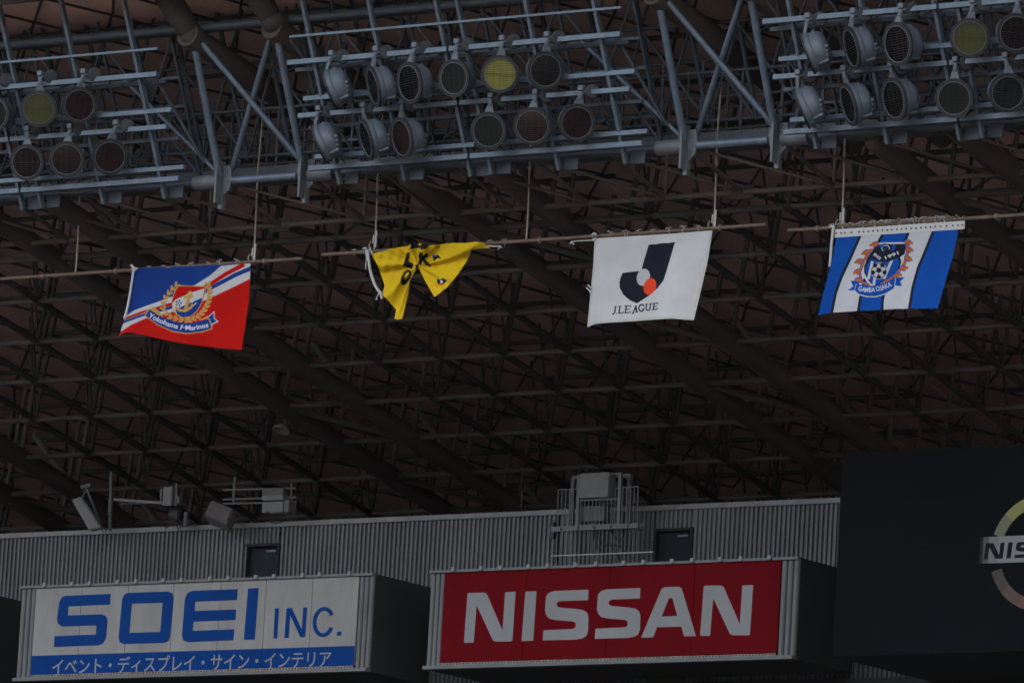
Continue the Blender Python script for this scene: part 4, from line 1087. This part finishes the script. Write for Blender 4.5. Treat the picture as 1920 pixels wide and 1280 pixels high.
pl_, pr_ = atY(832, 1080, SY)[0], atY(1463, 1060, SY)[0]
seam = [pl_+(pr_-pl_)*k/4 for k in (1, 2, 3)]
z3 = Z(780, 1020, 2.3415)
t2 = board(*SX['nissan'], 'red advertising board with large white NISSAN lettering', pl_, pr_, seam, M['nred'],
           [780+x/2.3415 for x in (168, 290, 375, 498, 582, 705, 793, 915, 1003, 1126, 1215, 1338, 1428, 1555)])
Nn = [(226, 216), (232, 213), (300, 211), (311, 217), (380, 378), (391, 209), (437, 206), (423, 421), (417, 425), (347, 426), (337, 420), (266, 266), (253, 427), (249, 431), (210, 431)]
letter(z3(Nn), M['nwhite'], t2, LY)
letter(z3([(480, 206), (529, 205), (514, 422), (463, 424)]), M['nwhite'], t2, LY)
Ss = [(757, 198), (605, 204), (583, 212), (571, 228), (566, 290), (571, 310), (585, 325), (610, 331), (690, 338), (701, 345), (701, 362), (690, 370), (560, 376), (556, 421), (700, 417), (730, 412), (748, 400), (755, 380), (757, 320), (751, 300), (735, 288), (705, 283), (628, 276), (617, 268), (618, 255), (630, 249), (755, 244)]
letter(z3(Ss), M['nwhite'], t2, LY); letter(z3([(x+228, y-7) for x, y in Ss]), M['nwhite'], t2, LY)
letter(z3([(988, 409), (1078, 195), (1090, 187), (1155, 185), (1166, 193), (1229, 402), (1177, 403), (1165, 360), (1058, 363), (1040, 407)]), M['nwhite'], t2, LY, [z3([(1078, 316), (1147, 313), (1127, 240), (1119, 234), (1110, 237)])])
letter(z3([(1247+(x-210)*1.026, y-33+(x-210)*.02+(y-214)*.01) for x, y in Nn]), M['nwhite'], t2, LY)
# the next board along, of which only the end shows
t0 = board(SX['soei'][0]-11.55, SX['soei'][0]-1.62, 'dark end of the advertising board next to the white board', SX['soei'][0]-11.1, SX['soei'][0]-2.1, [SX['soei'][0]-6.5], M['board'], [])

# ------------------------------------------------------------------ video screen
VY = 7.9
vx0 = (atY(1578, 850, VY)[0]+atY(1562, 1226, VY)[0])/2; vz1 = atY(1740, 842, VY)[2]; vz0 = atY(1740, 1225, VY)[2]
lc = atY(1951, 1035, VY); vx1 = 2*lc[0]-vx0
scr = thing('video_screen', ((vx0+vx1)/2, VY, vz0), 'large dark video screen showing a ring logo with a NISSAN bar', 'screen')
box('cabinet', ((vx0+vx1)/2, (VY+WY)/2-.02, (vz0+vz1)/2), (vx1-vx0, WY-VY-.16, vz1-vz0), M['boxside'], scr)
nx, nz = 8, 4
for i in range(nx):
    for j2 in range(nz):
        box('led_panel', (vx0+(vx1-vx0)*(i+.5)/nx, VY+.03, vz0+(vz1-vz0)*(j2+.5)/nz), ((vx1-vx0)/nx-.0015, .05, (vz1-vz0)/nz-.0015), M['screen'], scr)
ppm = 1/abs(atY(1960, 1035, VY)[0]-atY(1950, 1035, VY)[0])*10*1.0     # px per metre along X
mz = abs(atY(1951, 1030, VY)[2]-atY(1951, 1040, VY)[2])/10
def arc(a0, a1, r0, r1, m, n=10):
    P = []
    for k in range(n+1): a = rad(a0+(a1-a0)*k/n); P.append((lc[0]+r1*math.cos(a)*1.0, lc[2]+r1*math.sin(a)))
    for k in range(n, -1, -1): a = rad(a0+(a1-a0)*k/n); P.append((lc[0]+r0*math.cos(a), lc[2]+r0*math.sin(a)))
    put('logo_ring', poly_prism(P, VY-.003, VY+.003), m, scr)
ro = 103*mz*1.06; ri = 82*mz*1.06
cu = [srgb(*c) for c in ((84, 87, 74), (100, 102, 68), (116, 116, 66), (126, 125, 78), (118, 117, 84), (106, 106, 86))]
cl = [srgb(*c) for c in ((60, 57, 56), (72, 64, 62), (86, 66, 62), (98, 48, 42), (100, 42, 36), (90, 46, 42))]
for k in range(6):
    a0 = 160-25*k*.93
    arc(a0, a0-23.25, ri, ro, emit('screen_ring_upper_%d' % k, cu[k]), 5)
    a0 = 198+24*k
    arc(a0, a0+24, ri, ro, emit('screen_ring_lower_%d' % k, cl[k]), 5)
bw = (lc[0]-atY(1838, 1030, VY)[0]); bh0 = lc[2]-17*mz; bh1 = lc[2]+33*mz
gm_ = [srgb(*c) for c in ((34, 37, 39), (64, 68, 70), (88, 93, 96), (98, 103, 106), (100, 105, 108))]
for s in (-1, 1):
    ed = [0, .05, .14, .3, .6, 1.0]
    for k in range(5):
        xa, xb = lc[0]+s*bw*(1-ed[k]), lc[0]+s*bw*(1-ed[k+1])
        if xa > xb: xa, xb = xb, xa
        put('logo_bar', poly_prism([(xa, bh0), (xb, bh0), (xb, bh1), (xa, bh1)], VY-.006, VY+.002), emit('screen_bar_%d_%d' % (k, s), gm_[k]), scr)
scale = (2*bw*.93)/(1480-210)
tx = lambda P: [(lc[0]-bw*.93+(x-210)*scale, bh0+.16*(bh1-bh0)+(431-y-(x-210)*.0261)/225*.62*(bh1-bh0)) for x, y in P]
EM = emit('screen_letter_dark', srgb(18, 22, 26))
for P, hl in ((Nn, ()), ([(480, 206), (529, 205), (514, 422), (463, 424)], ()), (Ss, ()), ([(x+228, y-7) for x, y in Ss], ()),
          ([(988, 409), (1078, 195), (1090, 187), (1155, 185), (1166, 193), (1229, 402), (1177, 403), (1165, 360), (1058, 363), (1040, 407)], ([(1078, 316), (1147, 313), (1127, 240), (1110, 237)],)),
          ([(1247+(x-210)*1.026, y-33+(x-210)*.02) for x, y in Nn], ())):
    put('logo_letter', poly_prism(tx(P), VY-.009, VY-.004, [tx(h) for h in hl]), EM, scr)

# ------------------------------------------------------------------ equipment along the wall top
EY = 11.6
def eq(x, y, Y=EY): return atY(x, y, Y)
def tilted_cab(name, label, corners, depth, m, cat, extra=None):
    """cabinet whose front face has four traced corners; depth goes back and up"""
    Fp = [Vector(eq(x, y, EY-.3+dd)) for x, y, dd in corners]
    n = (Fp[1]-Fp[0]).cross(Fp[3]-Fp[0]).normalized()
    if n.y < 0: n = -n
    Bp = [p+n*depth for p in Fp]
    c = sum(Fp, Vector())/4
    t = thing(name, tuple(Vector((c.x, EY, wt))), label, cat)
    bm = bmesh.new(); vs_ = [bm.verts.new(p) for p in Fp+Bp]
    bm.faces.new(vs_[:4]); bm.faces.new(vs_[4:][::-1])
    for i in range(4): bm.faces.new((vs_[i], vs_[i+4], vs_[(i+1) % 4+4], vs_[(i+1) % 4]))
    bmesh.ops.bevel(bm, geom=bm.edges[:], offset=.025, segments=2, affect='EDGES')
    put('cabinet', bmesh_to(bm, 'cabinet'), m, t)
    return t, c
t, c = tilted_cab('leaning_speaker', 'slim pale grey speaker panel leaning over the wall top', [(133, 936, -.1), (151, 930, -.1), (188, 988, -.25), (166, 993, -.25)], .16, M['spk'], 'speaker')
tube('bracket_arm', eq(160, 908), eq(190, 985), .035, M['eqdark'], t, 8); bar('bracket_plate', eq(152, 913), eq(170, 909), .05, .08, M['eqdark'], t)
tube('bracket_arm', eq(163, 918), eq(155, 932), .03, M['eqdark'], t, 8)
put('cable', path_mesh([eq(*p) for p in ((188, 990), (194, 998), (199, 995), (196, 985))], .012, 5), M['black'], t)
t = thing('pipe_mast', tuple(eq(206, 994)), 'grey pipe mast with a long horizontal arm and a white box', 'mast')
tube('mast_pipe', eq(206, 994), eq(209, 885), .04, M['eqdark'], t, 10)
tube('mast_sleeve', eq(206, 965), eq(208, 935), .06, M['eqdark'], t, 10)
bar('arm', eq(214, 936), eq(312, 943), .05, .06, M['eqsteel'], t); bar('arm', eq(226, 945, EY+.3), eq(300, 941, EY+.3), .05, .05, M['eqdark'], t)
tube('upright', eq(302, 940), eq(303, 916), .03, M['eqsteel'], t, 8)
box('control_box', eq(318, 931), (.27, .2, .46), M['spk'], t, bevel=.015)
tube('upright', eq(330, 948), eq(331, 905), .025, M['eqsteel'], t, 8)
t = thing('camera_unit', tuple(eq(330, 992)), 'black round camera unit under the white box, cables hanging', 'camera')
v_, f_ = lathe([(.001, .16), (.1, .15), (.19, .08), (.2, 0), (.17, -.1), (.001, -.15)], 18)
put('camera_body', mesh('camera_body', v_, f_, True), M['black'], t, Matrix.Translation(Vector(eq(330, 966))) @ Matrix.Rotation(math.pi/2, 4, 'X'))
box('lens_window', eq(331, 966, EY-.2), (.1, .05, .22), M['disc'], t, bevel=.02)
tube('lamp_tube', eq(334, 930), eq(335, 943), .035, M['spk'], t, 8)
box('side_plate', eq(349, 973), (.09, .1, .34), M['spkb'], t, bevel=.01)
for k in range(3): put('cable', path_mesh([eq(322+12*math.sin(q)+k*4, 980+15*(1-math.cos(q))-k*3, EY-.15) for q in np.linspace(-1.4, 1.5, 10)], .016, 5), M['black'], t)
tilted_cab('tilted_speaker', 'brownish grey box speaker tilted down above the wall', [(396, 936, 0), (437, 953, 0), (424, 981, -.25), (382, 964, -.25)], .35, M['spkb'], 'speaker')
t = thing('equipment_rack', tuple(eq(520, 966)), 'rack of stacked pale boxes on cross arms above the wall', 'rack')
for (yy, hh, mm) in ((923, .17, 'eqdark'), (934, .14, 'spk'), (952, .27, 'spk')):
    box('equipment_box', eq(518, yy), (.62, .3, hh), M[mm], t, bevel=.015)
box('side_box', eq(544, 950), (.14, .3, .3), M['spkb'], t, bevel=.01)
for (ya, yb) in ((918, 915), (936, 932), (944, 941)): bar('cross_arm', eq(418, ya), eq(556, yb), .035, .04, M['eqdark'], t)
tube('mast_pipe', eq(438, 942), eq(441, 893), .04, M['eqdark'], t, 8); tube('upright', eq(545, 955), eq(547, 905), .03, M['eqdark'], t, 8)
put('connector_row', path_mesh([eq(*p, EY-.25) for p in ((500, 960), (510, 964), (525, 962), (540, 963))], .03, 5), M['black'], t)
put('cable', path_mesh([eq(*p, EY-.15) for p in ((500, 975), (515, 981), (530, 978), (536, 970))], .013, 5), M['black'], t)

AY = 11.0
t = thing('antenna_platform', tuple(atY(1120, 1055, AY)), 'caged equipment platform with a square grey box on the wall', 'platform')
e = lambda x, y, Y=AY: atY(x, y, Y)
zq = lambda x, y: (960+x/4.8, 860+y/4.8)
cb = box('equipment_box', e(*zq(768, 245), AY+.05), (.80, .3, .58), M['spk'], t, bevel=.015)
box('lower_box', e(*zq(735, 500), AY+.2), (.75, .25, .36), M['eqsteel'], t, bevel=.015)
for (xa, ya, xb, yb, w, Y) in ((606, 145, 590, 600, .07, AY), (978, 130, 962, 590, .07, AY), (556, 170, 535, 620, .09, AY+.35), (1062, 150, 1045, 600, .09, AY+.35)):
    bar('post', e(*zq(xa, ya), Y), e(*zq(xb, yb), Y), w, w, M['eqdark' if Y > AY else 'eqsteel'], t)
bar('top_bar', e(*zq(600, 148)), e(*zq(985, 130)), .035, .035, M['eqsteel'], t); bar('top_bar', e(*zq(548, 172), AY+.35), e(*zq(1070, 150), AY+.35), .06, .09, M['eqdark'], t)
bar('mid_bar', e(*zq(600, 374)), e(*zq(960, 358)), .03, .03, M['eqsteel'], t)
rl = bar('channel_rail', e(*zq(355, 632), AY-.1), e(*zq(1138, 598), AY-.1), .06, .11, M['eqsteel'], t)
bar('channel_rail', e(*zq(1140, 612), AY+.2), e(*zq(1205, 606), AY+.2), .06, .15, M['eqdark'], t)
bar('low_rail', e(*zq(355, 872), AY-.05), e(*zq(1270, 836), AY-.05), .02, .02, M['whitep'], t)
bar('top_wire', e(*zq(418, 276)), e(*zq(640, 272)), .02, .02, M['eqsteel'], t); bar('top_wire', e(*zq(930, 262)), e(*zq(1140, 246)), .02, .02, M['eqsteel'], t)
for k in range(22):
    x = 418+k*34.2
    yt_ = 276-(x-418)*.04 if (x < 640 or x > 925) else 372-(x-600)*.045
    tube('cage_bar', e(*zq(x, yt_)), e(*zq(x-10-9, 950-(x-418)*.03)), .013, M['eqsteel'], t, 6)
for x in (446, 597, 745, 895, 1046): tube('bolt', e(*zq(x, 628-(x-446)*.041), AY-.14), e(*zq(x, 628-(x-446)*.041), AY-.12), .035, M['black'], t, 8)
for (y) in (595, 690): box('hinge_block', e(*zq(368, y), AY+.05), (.13, .12, .13), M['black'], t)
bar('side_channel', e(*zq(415, 510), AY+.3), e(*zq(395, 940), AY+.3), .08, .05, M['black'], t)
for P in ([(750, 620), (735, 700), (760, 790), (830, 850)], [(790, 620), (770, 700), (800, 770), (900, 775), (975, 785), (1010, 830)], [(890, 630), (920, 700), (960, 725), (1000, 700), (1005, 640)], [(930, 840), (965, 880), (970, 920)]):
    pp = edge(P, np.linspace(0, 1, 14)); put('cable', path_mesh([e(*zq(*q), AY+.15) for q in pp], .03, 6), M['black'], t)
tube('thin_aerial', e(*zq(85, 440), WY), e(*zq(92, 280), WY), .012, M['eqdark'], t, 6)

# ------------------------------------------------------------------ small pendant lamp under the roof
P = atY(527, 808, 13.5)
t = thing('pendant_lamp', tuple(P), 'small pale shaded pendant lamp hanging below the roof lattice', 'lamp')
v_, f_ = lathe([(.05, .32), (.08, .2), (.22, .06), (.24, 0), (.2, .01), (.001, .1)], 18)
put('lamp_shade', mesh('lamp_shade', v_, f_, True), M['pend'], t, Matrix.Translation(Vector(P)) @ Matrix.Rotation(rad(-20), 4, 'X') @ Matrix.Scale(.95, 4))
tube('drop_rod', P+np.array([0, 0, .4]), (P[0], P[1], Lz(P[1])), .02, M['dark'], t, 6)
bpy.context.view_layer.update()

# ------------------------------------------------------------------ thin haze in the stadium air
bm = bmesh.new(); bmesh.ops.create_cube(bm, size=1.0)
bmesh.ops.scale(bm, vec=(1900, 1900, 65), verts=bm.verts); bmesh.ops.translate(bm, vec=(0, 0, 30.5), verts=bm.verts)
hz = bmesh_to(bm, 'haze'); hm = bpy.data.materials.new('haze_air'); hm.use_nodes = True
ht = hm.node_tree; ht.nodes.clear(); ho = ht.nodes.new('ShaderNodeOutputMaterial'); hv = ht.nodes.new('ShaderNodeVolumePrincipled')
hv.inputs['Color'].default_value = (.9, .94, 1, 1); hv.inputs['Density'].default_value = .000009; hv.inputs['Anisotropy'].default_value = .2
ht.links.new(hv.outputs[0], ho.inputs['Volume'])
hzo = put('haze', hz, hm); hzo['kind'] = 'stuff'
bpy.context.view_layer.update()
